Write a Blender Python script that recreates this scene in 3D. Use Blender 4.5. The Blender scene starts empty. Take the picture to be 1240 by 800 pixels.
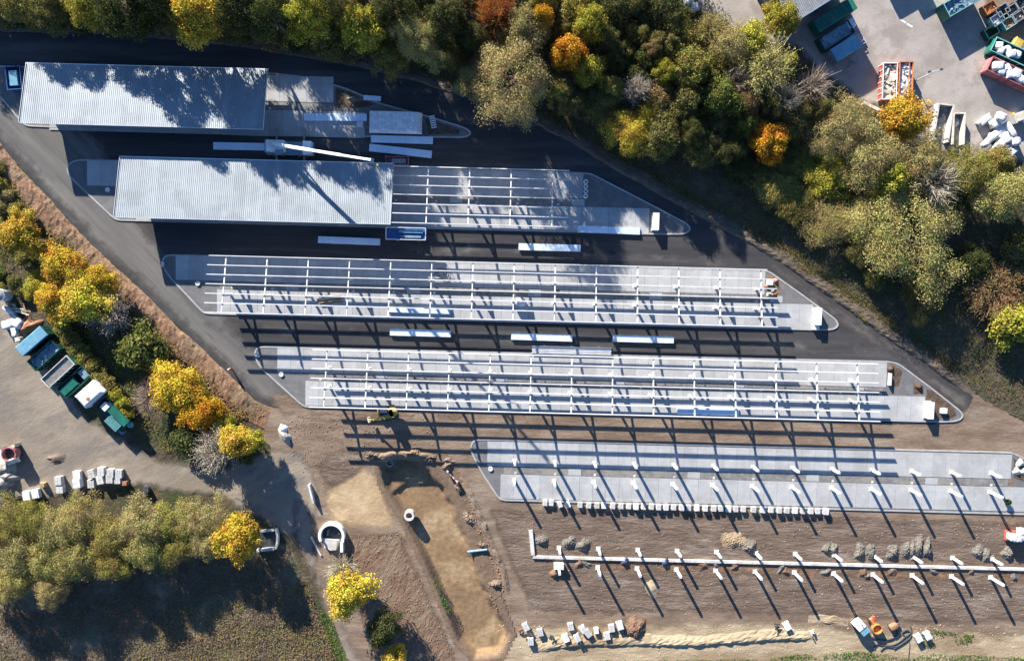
import bpy, bmesh, math, random
import numpy as np
from mathutils import Vector, Matrix, noise as mnoise
from mathutils.geometry import delaunay_2d_cdt

random.seed(7); RNG = np.random.default_rng(7)
scene = bpy.context.scene
C = scene.collection
R = math.radians

# ------------------------------------------------------------------ camera
CAM_H = 125.0; TILT = R(-3.5); FPX = 826.67
cam = bpy.data.cameras.new('camera'); cam.lens = 24; cam.sensor_width = 36
cam.clip_start = 1; cam.clip_end = 5000
camo = bpy.data.objects.new('camera', cam); C.objects.link(camo)
camo.location = (0, 7.6, CAM_H); camo.rotation_euler = (TILT, 0, 0)
scene.camera = camo
# ------------------------------------------------------------------ world, sun, exposure
SUN_EL = R(18.7); SUN_TO = Vector((0.478, -0.878))           # ground direction in which shadows fall
w = bpy.data.worlds.new('World'); scene.world = w; w.use_nodes = True
nt = w.node_tree; sky = nt.nodes.new('ShaderNodeTexSky'); sky.sky_type = 'NISHITA'; sky.sun_disc = False
sky.dust_density = 0.0; sky.air_density = 0.75; sky.ozone_density = 5.0; sky.sun_elevation = SUN_EL; sky.sun_rotation = math.atan2(-SUN_TO.x, -SUN_TO.y)
nt.links.new(sky.outputs[0], nt.nodes['Background'].inputs[0]); nt.nodes['Background'].inputs[1].default_value = 0.078
sl = bpy.data.lights.new('sun', 'SUN'); sl.energy = 5.0; sl.angle = R(0.53); sl.color = (1.0, 0.93, 0.83)
so = bpy.data.objects.new('sun', sl); C.objects.link(so)
d = Vector((SUN_TO.x*math.cos(SUN_EL), SUN_TO.y*math.cos(SUN_EL), -math.sin(SUN_EL)))
so.rotation_euler = d.to_track_quat('-Z', 'Y').to_euler(); so.location = (-100, 150, 150)
vs = scene.view_settings; vs.view_transform = 'Standard'; vs.look = 'None'; vs.gamma = 1; vs.exposure = 1.65
scene.render.engine = 'CYCLES'
scene.cycles.max_bounces = 4; scene.cycles.diffuse_bounces = 2; scene.cycles.glossy_bounces = 2
scene.cycles.transmission_bounces = 2; scene.cycles.transparent_max_bounces = 4

# ------------------------------------------------------------------ picture to place
CT, ST = math.cos(TILT), math.sin(TILT)
def G(u, v, h=0.0):
    """the point of the plane z = h that photo pixel (u, v) looks at"""
    x, y, z = (u-620)/FPX, -(v-400)/FPX, -1.0
    y, z = y*CT - z*ST, y*ST + z*CT
    t = (h - CAM_H)/z
    return Vector((x*t, 7.6 + y*t, h))
PXM = 0.1512
def lin(c):
    return tuple(((x/255)/12.92 if x/255 <= .04045 else ((x/255+.055)/1.055)**2.4) for x in c)

# ------------------------------------------------------------------ materials
def mat(name, c1, c2=None, scale=1.0, rough=.85, bump=0.0, c3=None, scale3=.15, detail=6, metal=0.0,
        stretch=(1,1,1), rot=0.0, fine=0.0, spec=.3, w3=(.45,.62), w2=(.35,.68), bscale=None, rndval=0.0):
    m = bpy.data.materials.new(name); m.use_nodes = True
    n = m.node_tree.nodes; L = m.node_tree.links; b = n['Principled BSDF']
    b.inputs['Roughness'].default_value = rough; b.inputs['Metallic'].default_value = metal
    b.inputs['Specular IOR Level'].default_value = spec
    if c2 is None:
        c2 = tuple(min(1, x*1.15) for x in c1)
    geo = n.new('ShaderNodeNewGeometry'); mp = n.new('ShaderNodeMapping')
    mp.vector_type = 'TEXTURE'; mp.inputs['Scale'].default_value = tuple(1/q for q in stretch); mp.inputs['Rotation'].default_value = (0,0,rot)
    L.new(geo.outputs['Position'], mp.inputs[0])
    def nz(sc, det, rg=.6):
        t = n.new('ShaderNodeTexNoise'); t.inputs['Scale'].default_value = sc; t.inputs['Detail'].default_value = det
        t.inputs['Roughness'].default_value = rg; L.new(mp.outputs[0], t.inputs['Vector']); return t
    def ramp(src, a, bb):
        r = n.new('ShaderNodeMapRange'); r.inputs[1].default_value = a; r.inputs[2].default_value = bb; r.interpolation_type='SMOOTHSTEP'
        L.new(src, r.inputs[0]); return r.outputs[0]
    def mix(f, a, bb):
        x = n.new('ShaderNodeMix'); x.data_type = 'RGBA'
        if isinstance(f, float): x.inputs[0].default_value = f
        else: L.new(f, x.inputs[0])
        for i, q in ((6, a), (7, bb)):
            if isinstance(q, tuple): x.inputs[i].default_value = (*q, 1)
            else: L.new(q, x.inputs[i])
        return x.outputs[2]
    n1 = nz(scale, detail)
    col = mix(ramp(n1.outputs['Fac'], *w2), c1, c2)
    if c3 is not None:
        n3 = nz(scale3, 5, .65); col = mix(ramp(n3.outputs['Fac'], *w3), col, c3)
    if fine > 0:
        n4 = nz(3.4, 5, .75)
        mr = n.new('ShaderNodeMapRange'); mr.inputs[1].default_value=.25; mr.inputs[2].default_value=.75
        mr.inputs[3].default_value = 1-fine; mr.inputs[4].default_value = 1+fine
        L.new(n4.outputs['Fac'], mr.inputs[0])
        mm = n.new('ShaderNodeVectorMath'); mm.operation='SCALE'; L.new(col, mm.inputs[0]); L.new(mr.outputs[0], mm.inputs['Scale']); col = mm.outputs[0]
    if rndval > 0:
        oi = n.new('ShaderNodeObjectInfo'); mr = n.new('ShaderNodeMapRange')
        mr.inputs[3].default_value = 1-rndval; mr.inputs[4].default_value = 1+rndval; L.new(oi.outputs['Random'], mr.inputs[0])
        mm = n.new('ShaderNodeVectorMath'); mm.operation='SCALE'; L.new(col, mm.inputs[0]); L.new(mr.outputs[0], mm.inputs['Scale']); col = mm.outputs[0]
    L.new(col, b.inputs['Base Color'])
    if bump > 0:
        nb = nz(bscale or scale*1.5, 6, .65); bp = n.new('ShaderNodeBump'); bp.inputs['Strength'].default_value = 1.0
        bp.inputs['Distance'].default_value = bump; L.new(nb.outputs['Fac'], bp.inputs['Height']); L.new(bp.outputs[0], b.inputs['Normal'])
    return m

def leaf_mat(name, var=.5, trans=.25):
    m = bpy.data.materials.new(name); m.use_nodes = True
    n = m.node_tree.nodes; L = m.node_tree.links; n.remove(n['Principled BSDF']); out = n['Material Output']
    oi = n.new('ShaderNodeObjectInfo'); g = n.new('ShaderNodeNewGeometry')
    hs = n.new('ShaderNodeHueSaturation')
    a = n.new('ShaderNodeMapRange'); a.inputs[3].default_value = 1-var; a.inputs[4].default_value = 1+var
    L.new(g.outputs['Random Per Island'], a.inputs[0]); L.new(a.outputs[0], hs.inputs['Value'])
    t = n.new('ShaderNodeTexNoise'); t.inputs['Scale'].default_value = .45; t.inputs['Detail'].default_value = 2
    L.new(g.outputs['Position'], t.inputs['Vector'])
    hm = n.new('ShaderNodeMapRange'); hm.inputs[1].default_value=.3; hm.inputs[2].default_value=.7; hm.inputs[3].default_value = .472; hm.inputs[4].default_value = .528
    L.new(t.outputs['Fac'], hm.inputs[0]); L.new(hm.outputs[0], hs.inputs['Hue'])
    L.new(oi.outputs['Color'], hs.inputs['Color'])
    df = n.new('ShaderNodeBsdfDiffuse'); tr = n.new('ShaderNodeBsdfTranslucent'); mx = n.new('ShaderNodeMixShader'); mx.inputs[0].default_value = trans
    L.new(hs.outputs[0], df.inputs[0]); L.new(hs.outputs[0], tr.inputs[0]); L.new(df.outputs[0], mx.inputs[1]); L.new(tr.outputs[0], mx.inputs[2])
    L.new(mx.outputs[0], out.inputs[0]); return m

M = {}
M['soil']   = mat('soil', (.055,.042,.026), (.10,.078,.045), .35, c3=(.045,.055,.02), scale3=.12, bump=.25, fine=.35, bscale=1.2)
M['wood_floor'] = mat('wood_floor', (.060,.048,.030), (.105,.082,.048), .4, c3=(.055,.058,.025), scale3=.15, bump=.3, fine=.4, bscale=1.2)
M['asphalt']= mat('asphalt', (.030,.030,.033), (.054,.053,.054), .2, rough=.8, c3=(.098,.092,.086), scale3=.13, stretch=(.14,1.6,1), rot=R(-1.5), fine=.16, bump=.006, bscale=5, w3=(.5,.75))
M['road']   = mat('road', (.112,.106,.10), (.165,.155,.142), .22, rough=.85, c3=(.085,.08,.077), scale3=.5, stretch=(.14,1.5,1), rot=R(-45), fine=.12, bump=.01, bscale=4, w3=(.5,.7))
M['dirt']   = mat('dirt', (.150,.104,.072), (.245,.180,.128), .3, c3=(.265,.215,.165), scale3=.14, stretch=(.4,1.3,1), rot=R(-1.5), fine=.34, w3=(.52,.72), bump=.10, bscale=.9)
M['dirt_dark'] = mat('dirt_dark', (.118,.083,.060), (.190,.140,.104), .4, c3=(.255,.210,.165), scale3=.2, stretch=(.35,1.3,1), rot=R(-1.5), fine=.36, w3=(.54,.74), bump=.20, bscale=1.5)
M['red_dirt'] = mat('red_dirt', (.185,.105,.062), (.26,.16,.10), .5, c3=(.18,.125,.075), scale3=.2, fine=.3, bump=.22, bscale=1.2)
M['tilled'] = mat('tilled', (.150,.095,.062), (.215,.145,.098), .6, c3=(.20,.145,.10), scale3=.15, fine=.3, bump=.28, stretch=(1.3,.5,1), rot=R(-30), bscale=1.1)
M['sand']   = mat('sand', (.36,.255,.145), (.47,.355,.215), .3, c3=(.30,.205,.12), scale3=.12, fine=.14, bump=.12, bscale=.8)
M['sand2']  = mat('sand2', (.33,.255,.16), (.43,.345,.225), .3, c3=(.25,.18,.11), scale3=.11, fine=.2, bump=.14, bscale=.8, stretch=(.5,1.2,1))
M['yard']   = mat('yard', (.30,.268,.24), (.38,.345,.31), .14, c3=(.26,.23,.205), scale3=.2, fine=.16, bump=.02, bscale=3)
M['yard_left'] = mat('yard_left', (.20,.165,.125), (.29,.245,.188), .16, c3=(.18,.155,.13), scale3=.25, fine=.16, bump=.06, bscale=1, stretch=(.5,1.1,1), rot=R(25))
M['path']   = mat('path', (.19,.145,.115), (.27,.22,.175), .35, fine=.2, bump=.05, bscale=1.5)
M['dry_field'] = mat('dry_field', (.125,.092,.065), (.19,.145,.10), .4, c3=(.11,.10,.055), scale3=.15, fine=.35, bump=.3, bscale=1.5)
M['bed']    = mat('bed_soil', (.075,.05,.034), (.12,.085,.06), .8, fine=.3, bump=.12, bscale=1.5)
M['kerb']   = mat('kerb', (.31,.31,.30), (.38,.38,.37), .8, fine=.08)
M['island'] = mat('island', (.13,.13,.13), (.17,.168,.165), .6, fine=.12, bump=.015, bscale=5)
M['gravel'] = mat('gravel', (.15,.146,.138), (.23,.226,.215), 1.2, c3=(.235,.22,.195), scale3=.2, fine=.25, bump=.05, bscale=4)
M['concrete'] = mat('concrete', (.50,.485,.46), (.60,.585,.56), .6, c3=(.42,.40,.37), scale3=.5, fine=.08)
M['stone']  = mat('stone', (.42,.42,.41), (.52,.52,.50), .9, fine=.1, rndval=.12)
M['timber'] = mat('timber', (.30,.21,.12), (.40,.29,.18), 2)
M['steel']  = mat('white_steel', (.58,.58,.575), (.68,.68,.675), .6, rough=.45, spec=.5, fine=.08, rndval=.14)
M['galv']   = mat('galvanised', (.58,.60,.62), (.70,.72,.74), .7, rough=.4, metal=.25, spec=.5)
M['roof']   = mat('roof_sheet', (.25,.285,.31), (.285,.32,.345), .25, rough=.5, metal=.2, spec=.4, c3=(.225,.255,.275), scale3=.22, rndval=.06, fine=.05)
M['sheet']  = mat('sheet_metal', (.60,.72,.84), (.68,.79,.88), .3, rough=.4, spec=.5, metal=.15, rndval=.05, fine=.10)
M['white']  = mat('white_paint', (.74,.74,.73), (.82,.82,.81), .6, rough=.5, c3=(.66,.64,.6), scale3=.5, fine=.10)
M['bag']    = mat('bag_fabric', (.50,.51,.54), (.72,.73,.74), 1.2, bump=.08, bscale=2.2, rndval=.1, fine=.10)
M['rust']   = mat('rust', (.26,.11,.045), (.36,.17,.07), 2)
M['black']  = mat('rubber', (.018,.018,.02), (.03,.03,.03), 2)
M['dark']   = mat('dark_metal', (.04,.045,.05), (.07,.075,.08), 2, rough=.6)
M['grey']   = mat('grey_metal', (.22,.23,.24), (.30,.31,.32), 1.5, rough=.5, fine=.26)
M['blue']   = mat('blue_paint', (.03,.085,.22), (.05,.12,.29), 1.5, rough=.45, fine=.26)
M['sky_blue'] = mat('sky_blue_paint', (.13,.30,.38), (.18,.37,.45), .8, rough=.5, c3=(.13,.30,.42), scale3=.6, fine=.26)
M['blue_grey'] = mat('blue_grey_paint', (.15,.23,.30), (.21,.30,.37), .8, rough=.5, fine=.26)
M['green']  = mat('green_paint', (.010,.115,.082), (.018,.16,.11), .7, rough=.5, c3=(.02,.10,.08), scale3=.8, fine=.26)
M['dk_green'] = mat('dark_green_paint', (.012,.055,.045), (.02,.08,.065), .8, rough=.5, fine=.26)
M['teal']   = mat('teal_paint', (.14,.36,.36), (.19,.44,.43), .8, rough=.5, fine=.26)
M['red']    = mat('red_paint', (.42,.075,.055), (.52,.12,.08), .8, rough=.5, c3=(.35,.10,.08), scale3=.7, fine=.26)
M['pink_red'] = mat('faded_red_paint', (.30,.10,.11), (.40,.17,.17), .8, rough=.55, fine=.26)
M['orange'] = mat('orange_paint', (.46,.17,.05), (.55,.23,.08), .9, rough=.5, fine=.26)
M['yellow'] = mat('yellow_paint', (.45,.32,.06), (.55,.40,.09), .9, rough=.5, fine=.26)
M['brick_debris'] = mat('brick_debris', (.25,.105,.06), (.36,.20,.12), 2.5, fine=.3)
M['rubble'] = mat('rubble', (.24,.225,.20), (.38,.36,.33), 1.6, fine=.3, bump=.1, bscale=2)
M['mound']  = mat('gravel_heap', (.115,.103,.086), (.18,.163,.138), 1.5, fine=.5, bump=.2, bscale=2.2)
M['brown_mound'] = mat('soil_heap', (.13,.078,.05), (.19,.12,.08), 1, fine=.25, bump=.1, bscale=1.5)
M['debris'] = mat('pale_debris', (.50,.44,.34), (.70,.66,.58), 1.4, fine=.2, rndval=.1)
M['bark']   = mat('bark', (.10,.08,.06), (.16,.13,.10), 3)
M['hivis']  = mat('hivis_cloth', (.75,.20,.04), (.80,.28,.06), 3)
M['skin']   = mat('skin', (.45,.28,.2)); M['navy'] = mat('navy_cloth', (.03,.04,.08)); M['helmet'] = mat('helmet', (.75,.75,.72))
M['leaf']   = leaf_mat('leaf'); M['twig'] = leaf_mat('twig', .25, .1); M['grass'] = leaf_mat('grass_blade', .35, .3)

def paver_mat():
    m = M['x'] = mat('paving_block', (.375,.38,.38), (.425,.43,.425), .7, c3=(.35,.35,.345), scale3=.18, fine=.06, rndval=.06, bump=0)
    n = m.node_tree.nodes; L = m.node_tree.links; b = n['Principled BSDF']
    tc = n.new('ShaderNodeTexCoord'); br = n.new('ShaderNodeTexBrick')
    br.inputs['Scale'].default_value = 1.0; br.inputs['Brick Width'].default_value = .8; br.inputs['Row Height'].default_value = .4
    br.inputs['Mortar Size'].default_value = .03; br.inputs['Color1'].default_value = (1,1,1,1); br.inputs['Color2'].default_value = (.93,.93,.93,1)
    br.inputs['Mortar'].default_value = (.86,.86,.86,1); L.new(tc.outputs['Object'], br.inputs['Vector'])
    mm = n.new('ShaderNodeVectorMath'); mm.operation = 'MULTIPLY'
    src = b.inputs['Base Color'].links[0].from_socket
    L.new(src, mm.inputs[0]); L.new(br.outputs['Color'], mm.inputs[1]); L.new(mm.outputs[0], b.inputs['Base Color'])
    return m
M['paver'] = paver_mat()

# ------------------------------------------------------------------ mesh helpers
class MB:
    def __init__(s): s.v = []; s.f = []
    def add(s, vs, fs):
        o = len(s.v); s.v += [tuple(x) for x in vs]; s.f += [tuple(i+o for i in f) for f in fs]; return s
    def hexa(s, p):   # 8 points: bottom 4 then top 4 (counter-clockwise)
        return s.add(p, [(3,2,1,0),(4,5,6,7),(0,1,5,4),(1,2,6,5),(2,3,7,6),(3,0,4,7)])
    def box(s, cx, cy, cz, sx, sy, sz, rz=0.0):
        c, q = math.cos(rz), math.sin(rz); P = []
        for z in (cz-sz/2, cz+sz/2):
            for a, b in ((-1,-1),(1,-1),(1,1),(-1,1)):
                x, y = a*sx/2, b*sy/2; P.append((cx+x*c-y*q, cy+x*q+y*c, z))
        return s.hexa(P)
    def bar(s, p0, p1, w, h, up=Vector((0,0,1))):
        p0, p1 = Vector(p0), Vector(p1); dd = (p1-p0).normalized()
        sd = dd.cross(up)
        if sd.length < 1e-4: sd = Vector((1,0,0))
        sd.normalize(); un = sd.cross(dd).normalized(); sd = sd*w/2; un = un*h/2
        return s.hexa([p0-sd-un, p0+sd-un, p1+sd-un, p1-sd-un, p0-sd+un, p0+sd+un, p1+sd+un, p1-sd+un])
    def tube(s, p0, p1, r0, r1=None, n=10, cap=True):
        r1 = r0 if r1 is None else r1; p0, p1 = Vector(p0), Vector(p1); dd = (p1-p0).normalized()
        a = dd.orthogonal().normalized(); b = dd.cross(a); P = []
        for p, r in ((p0, r0), (p1, r1)):
            for i in range(n):
                t = 2*math.pi*i/n; P.append(p + (a*math.cos(t)+b*math.sin(t))*r)
        F = [(i, (i+1) % n, n+(i+1) % n, n+i) for i in range(n)]
        if cap: F += [tuple(range(n-1,-1,-1)), tuple(range(n,2*n))]
        return s.add(P, F)
    def ring(s, cx, cy, z0, z1, ro, ri, n=24, a0=0, a1=2*math.pi):
        full = abs(a1-a0-2*math.pi) < 1e-6; k = n if full else n+1; P = []
        for i in range(k):
            t = a0+(a1-a0)*i/n; c, q = math.cos(t), math.sin(t)
            P += [(cx+ro*c,cy+ro*q,z0),(cx+ro*c,cy+ro*q,z1),(cx+ri*c,cy+ri*q,z1),(cx+ri*c,cy+ri*q,z0)]
        F = []
        for i in range(n):
            a, b = 4*i, 4*((i+1) % k)
            F += [(a,b,b+1,a+1),(a+1,b+1,b+2,a+2),(a+2,b+2,b+3,a+3),(a+3,b+3,b,a)]
        if not full: F += [(0,1,2,3),(4*n+3,4*n+2,4*n+1,4*n)]
        return s.add(P, F)
    def mesh(s, name, m=None, smooth=False):
        me = bpy.data.meshes.new(name); me.from_pydata(s.v, [], s.f); me.update()
        if m: me.materials.append(m)
        if smooth: me.polygons.foreach_set('use_smooth', [True]*len(me.polygons))
        return me
    def build(s, name, m, parent=None, smooth=False):
        return link(name, s.mesh(name, m, smooth), parent)
def link(name, data, parent=None, loc=None, rz=None):
    o = bpy.data.objects.new(name, data); C.objects.link(o)
    if parent is not None: o.parent = parent
    if loc is not None: o.location = loc
    if rz is not None: o.rotation_euler = (0,0,rz)
    return o
def tag(o, label, cat, group=None):
    o['label'] = label; o['category'] = cat
    if group: o['group'] = group
    return o
def thing(name, label, cat, loc=(0,0,0), rz=0.0, group=None):
    o = bpy.data.objects.new(name, None); C.objects.link(o); o.empty_display_size = .3
    o.location = loc; o.rotation_euler = (0,0,rz); return tag(o, label, cat, group)
ORD = ['first','second','third','fourth','fifth','sixth','seventh','eighth','ninth','tenth','eleventh','twelfth','thirteenth','fourteenth','fifteenth','sixteenth','seventeenth','eighteenth','nineteenth']
for tn_, to_ in (('twenty','twentieth'),('thirty','thirtieth'),('forty','fortieth')): ORD += [to_]+[f'{tn_}-{q}' for q in ORD[:9]]

def outline(pts, step=.7, jit=.12, nsc=.7, closed=True):
    """resampled polyline with a wandering edge"""
    P = [Vector((p[0], p[1])) for p in pts]; out = []
    n = len(P)
    for i in range(n if closed else n-1):
        a, b = P[i], P[(i+1) % n]; k = max(1, int((b-a).length/step)); nr = Vector((-(b-a).y, (b-a).x)).normalized()
        for j in range(k):
            q = a.lerp(b, j/k)
            dd = (mnoise.noise(Vector((q.x*nsc, q.y*nsc, 3.1)))*1.0 + mnoise.noise(Vector((q.x*nsc*.22, q.y*nsc*.22, 9.1)))*1.8)*jit
            dd += mnoise.noise(Vector((q.x*2.3, q.y*2.3, 5.5)))*jit*.8
            out.append(q + nr*dd)
    if not closed: out.append(P[-1])
    return out
def px(pts, h=0): return [G(u, v, h) for u, v in pts]
FEATHER = {}
def feather_mat(m):
    if m.name in FEATHER: return FEATHER[m.name]
    f = m.copy(); f.name = m.name+'_edge'; n = f.node_tree.nodes; L = f.node_tree.links
    at_ = n.new('ShaderNodeAttribute'); at_.attribute_name = 'edge'; g = n.new('ShaderNodeNewGeometry'); t_ = n.new('ShaderNodeTexNoise')
    t_.inputs['Scale'].default_value = .55; t_.inputs['Detail'].default_value = 7; t_.inputs['Roughness'].default_value = .7; L.new(g.outputs['Position'], t_.inputs['Vector'])
    a = n.new('ShaderNodeMath'); a.operation = 'MULTIPLY_ADD'; a.inputs[1].default_value = 1.1; L.new(t_.outputs['Fac'], a.inputs[0]); L.new(at_.outputs['Fac'], a.inputs[2])
    r_ = n.new('ShaderNodeMapRange'); r_.inputs[1].default_value = .6; r_.inputs[2].default_value = 1.15; L.new(a.outputs[0], r_.inputs[0]); L.new(r_.outputs[0], n['Principled BSDF'].inputs['Alpha'])
    FEATHER[m.name] = f; return f
def fsheet(name, pts, z, m, jit=.3, width=2.2, grid=1.3):
    """a sheet of ground that thins out into its neighbour at the rim"""
    o = outline(pts, .8, jit); A = np.array([[p.x,p.y] for p in o]); Bn = np.roll(A,-1,0); AB = Bn-A; L2 = (AB**2).sum(1)
    x0,y0 = A.min(0); x1,y1 = A.max(0); X,Y = np.meshgrid(np.arange(x0,x1,grid),np.arange(y0,y1,grid)); Q = np.stack([X.ravel(),Y.ravel()],1)
    ins = np.zeros(len(Q),bool)
    for a,b in zip(A,Bn):
        c = (a[1] > Q[:,1]) != (b[1] > Q[:,1])
        if abs(b[1]-a[1]) > 1e-9: ins ^= c & (Q[:,0] < (b[0]-a[0])*(Q[:,1]-a[1])/(b[1]-a[1])+a[0])
    Q = Q[ins]; dm = np.full(len(Q),1e9)
    for a,ab,l2 in zip(A,AB,L2):
        t_ = np.clip(((Q-a)@ab)/max(l2,1e-9),0,1)[:,None]; dm = np.minimum(dm, np.linalg.norm(Q-(a+ab*t_),axis=1))
    k = dm > .35; Q = Q[k]; dm = dm[k]; vs = list(o)+[Vector((float(q[0]),float(q[1]))) for q in Q]
    v, e, f, ov, _, _ = delaunay_2d_cdt(vs, [], [list(range(len(o)))], 1, 1e-5)
    ff = [t if (v[t[1]]-v[t[0]]).cross(v[t[2]]-v[t[0]]) > 0 else t[::-1] for t in f]
    me = bpy.data.meshes.new(name); me.from_pydata([(p.x,p.y,z) for p in v], [], ff); me.materials.append(feather_mat(m))
    at_ = me.attributes.new('edge','FLOAT','POINT')
    at_.data.foreach_set('value', [ (min(1.0, float(dm[src[0]-len(o)])/width) if src and min(src) >= len(o) else 0.0) for src in ov ])
    ob = link(name, me); ob['kind'] = 'structure'; return ob
def sheet(name, pts, z, m, jit=.12, step=.7, hole=None, kind='structure'):
    o = outline(pts, min(step, .5), jit) if jit > 0 else [Vector((p[0],p[1])) for p in pts]
    vs = list(o); faces = [list(range(len(o)))]; ed = []
    if hole:
        h = [Vector((p[0],p[1])) for p in hole]; b0 = len(vs); vs += h; ed = [(b0+i, b0+(i+1) % len(h)) for i in range(len(h))]
    v, e, f, _, _, _ = delaunay_2d_cdt(vs, ed, faces, 1, 1e-5)
    if hole: f = [t for t in f if not inside((v[t[0]]+v[t[1]]+v[t[2]])/3, h)]
    me = bpy.data.meshes.new(name)
    ff = []
    for t in f:
        a, b, c = v[t[0]], v[t[1]], v[t[2]]
        ff.append(t if (b-a).cross(c-a) > 0 else t[::-1])
    me.from_pydata([(p.x, p.y, z) for p in v], [], ff); me.materials.append(m)
    ob = link(name, me)
    if kind: ob['kind'] = kind
    return ob
def inside(p, poly):
    x, y = p[0], p[1]; r = False; n = len(poly)
    for i in range(n):
        a, b = poly[i], poly[i-1]
        if (a[1] > y) != (b[1] > y) and x < (b[0]-a[0])*(y-a[1])/(b[1]-a[1])+a[0]: r = not r
    return r
def smooth01(x): x = max(0, min(1, x)); return x*x*(3-2*x)

# ================================================================== THE SETTING
# pit: distance to a centre line gives the trench
PITL = [G(486,578), G(512,612), G(540,680), G(560,725), G(583,772)]
PITW = [3.0, 3.6, 3.6, 3.2, 3.6]
def seg_dist(p):
    best = (1e9, 0)
    for i in range(len(PITL)-1):
        a, b = PITL[i].xy, PITL[i+1].xy; ab = b-a; t = max(0, min(1, (p-a).dot(ab)/ab.dot(ab)))
        dd = (p-(a+ab*t)).length - (PITW[i]*(1-t)+PITW[i+1]*t)
        if dd < best[0]: best = (dd, i+t)
    return best
MANH = G(471, 562).xy
def pit_z(p):
    dd, t = seg_dist(p); wob = mnoise.noise(Vector((p.x*.35, p.y*.35, 0)))*.9 + mnoise.noise(Vector((p.x*1.1, p.y*1.1, 5)))*.35
    z = -1.7*(1-smooth01((dd+wob*.5-.3)/1.5))
    if t < .25 and z < -.1: z *= .8
    m = (p-MANH).length + wob*.4
    z = min(z, -2.0*(1-smooth01((m-1.3)/1.4)))
    z += .04*mnoise.noise(Vector((p.x*1.6,p.y*1.6,1))) + .08*mnoise.noise(Vector((p.x*.3,p.y*.3,7)))*(1 if z < -.05 else .3)
    # spoil lip
    lip = max(0, 1-abs(min(dd+.0, m-2.2)-3.2)/1.2)
    return z + .10*lip
pit_out = px([(462,546),(505,541),(540,545),(556,566),(562,590),(580,635),(596,680),(612,728),(627,768),(612,800),(572,806),(548,780),(528,730),(506,680),(480,628),(456,590),(452,566)])
pit_in = []
cen = Vector((0,0))
for p in pit_out: cen += p.xy
cen /= len(pit_out)

# ground sheet to the horizon, sunk under the pit
xs = [-1500,-700,-350,-200] + list(np.arange(-150,151,3.0)) + [200,350,700,1500]
ys = [-1500,-700,-350,-200] + list(np.arange(-132,160,3.0)) + [200,350,700,1500]
vsn = []; fsn = []
pc = G(530,680)
for y in ys:
    for x in xs:
        far = max(abs(x), abs(y)) > 140
        dp = min(abs(x-pc.x)/16, 9), min(abs(y-pc.y)/24, 9)
        z = -4.0 if max(dp) < 1 else -.10
        if far: z = -.10 + (3*mnoise.noise(Vector((x*.004, y*.004, 0))) if max(abs(x),abs(y)) > 300 else 0)
        vsn.append((x,y,z))
nx = len(xs)
for j in range(len(ys)-1):
    for i in range(nx-1):
        a = j*nx+i; fsn.append((a,a+1,a+1+nx,a+nx))
gm = MB().add(vsn, fsn); gob = gm.build('ground', M['soil']); gob['kind'] = 'structure'

UP_EDGE = [(-60,36),(0,38),(120,41),(230,50),(300,58),(380,71),(440,83),(500,99),(560,117),(610,134),(640,147),(690,172),(760,215),(850,265),(900,291),(945,319),(975,340),(1010,364),(1060,400),(1110,434),(1150,462),(1178,480)]
LO_EDGE = [(332,494),(308,484),(270,446),(220,400),(170,350),(112,297),(70,252),(25,203),(0,174),(-40,132),(-90,84)]
CG = [(-60,700),(-60,560),(0,520),(150,520),(260,560),(300,540),(330,490),(1130,505),(1180,478),(1215,498),(1262,520),(1340,540),(1340,800),(1300,860),(640,860),(420,860),(400,760),(385,700),(362,655),(300,610),(240,590),(100,600)]
def inset(P, dist):
    P = [p.xy for p in P]; n_ = len(P); out = []
    ar = sum(P[i].cross(P[(i+1) % n_]) for i in range(n_))
    for i in range(n_):
        t_ = (P[(i+1) % n_]-P[i-1]).normalized(); nr = Vector((-t_.y, t_.x)) * (1 if ar > 0 else -1)
        out.append(P[i]+nr*dist)
    return out
def edge_dist(p, P):
    b_ = 1e9; n_ = len(P)
    for i in range(n_):
        a, c = P[i].xy, P[(i+1) % n_].xy; ac = c-a; t_ = max(0, min(1, (p-a).dot(ac)/ac.dot(ac))); b_ = min(b_, (p-(a+ac*t_)).length)
    return b_
sheet('wood_floor', px([(-120,-140),(900,-140),(870,0),(900,40),(960,60),(1010,105),(1060,133),(1120,172),(1240,190),(1400,180),(1400,560),(1262,520),(1215,498),(1178,480)] + [(u,v-1) for u,v in UP_EDGE[::-1]] + [(-120,36)]), -.045, M['wood_floor'], .3)
sheet('construction_ground', px(CG[6:17]+[(400,770),(388,705),(366,655),(352,610),(345,560),(318,530)]), 0.0, M['dirt'], .35, hole=inset(pit_out, .7))
sheet('asphalt', px(UP_EDGE + [(1172,494),(1130,514),(800,505),(420,496)] + LO_EDGE), .02, M['asphalt'], .10)
fsheet('road', px([(-90,50),(40,96),(128,168),(150,225),(190,290),(250,345),(300,410),(395,470),(400,497),(345,499),(332,493)] + LO_EDGE[1:]), .026, M['road'], .25, 3.6)
fsheet('yard_left', px([(-80,330),(10,352),(60,440),(110,505),(160,535),(200,556),(262,566),(330,540),(372,545),(392,590),(382,640),(350,655),(305,625),(262,602),(160,590),(100,598),(0,612),(-80,630)]), .004, M['yard_left'])
fsheet('yard_top_right', px([(800,-70),(812,-10),(830,12),(900,45),(960,58),(1005,100),(1045,128),(1075,135),(1125,178),(1190,200),(1300,200),(1340,-70)]), .0, M['yard'])
fsheet('sandy_ground', px([(618,760),(700,752),(860,750),(1000,752),(1020,760),(1120,764),(1180,760),(1340,766),(1340,850),(600,850),(600,800)]), .008, M['sand2'])
fsheet('scrap_yard_dirt', px([(1180,-40),(1190,10),(1196,45),(1225,60),(1330,70),(1330,-40)]), .006, M['dirt'])
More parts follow.
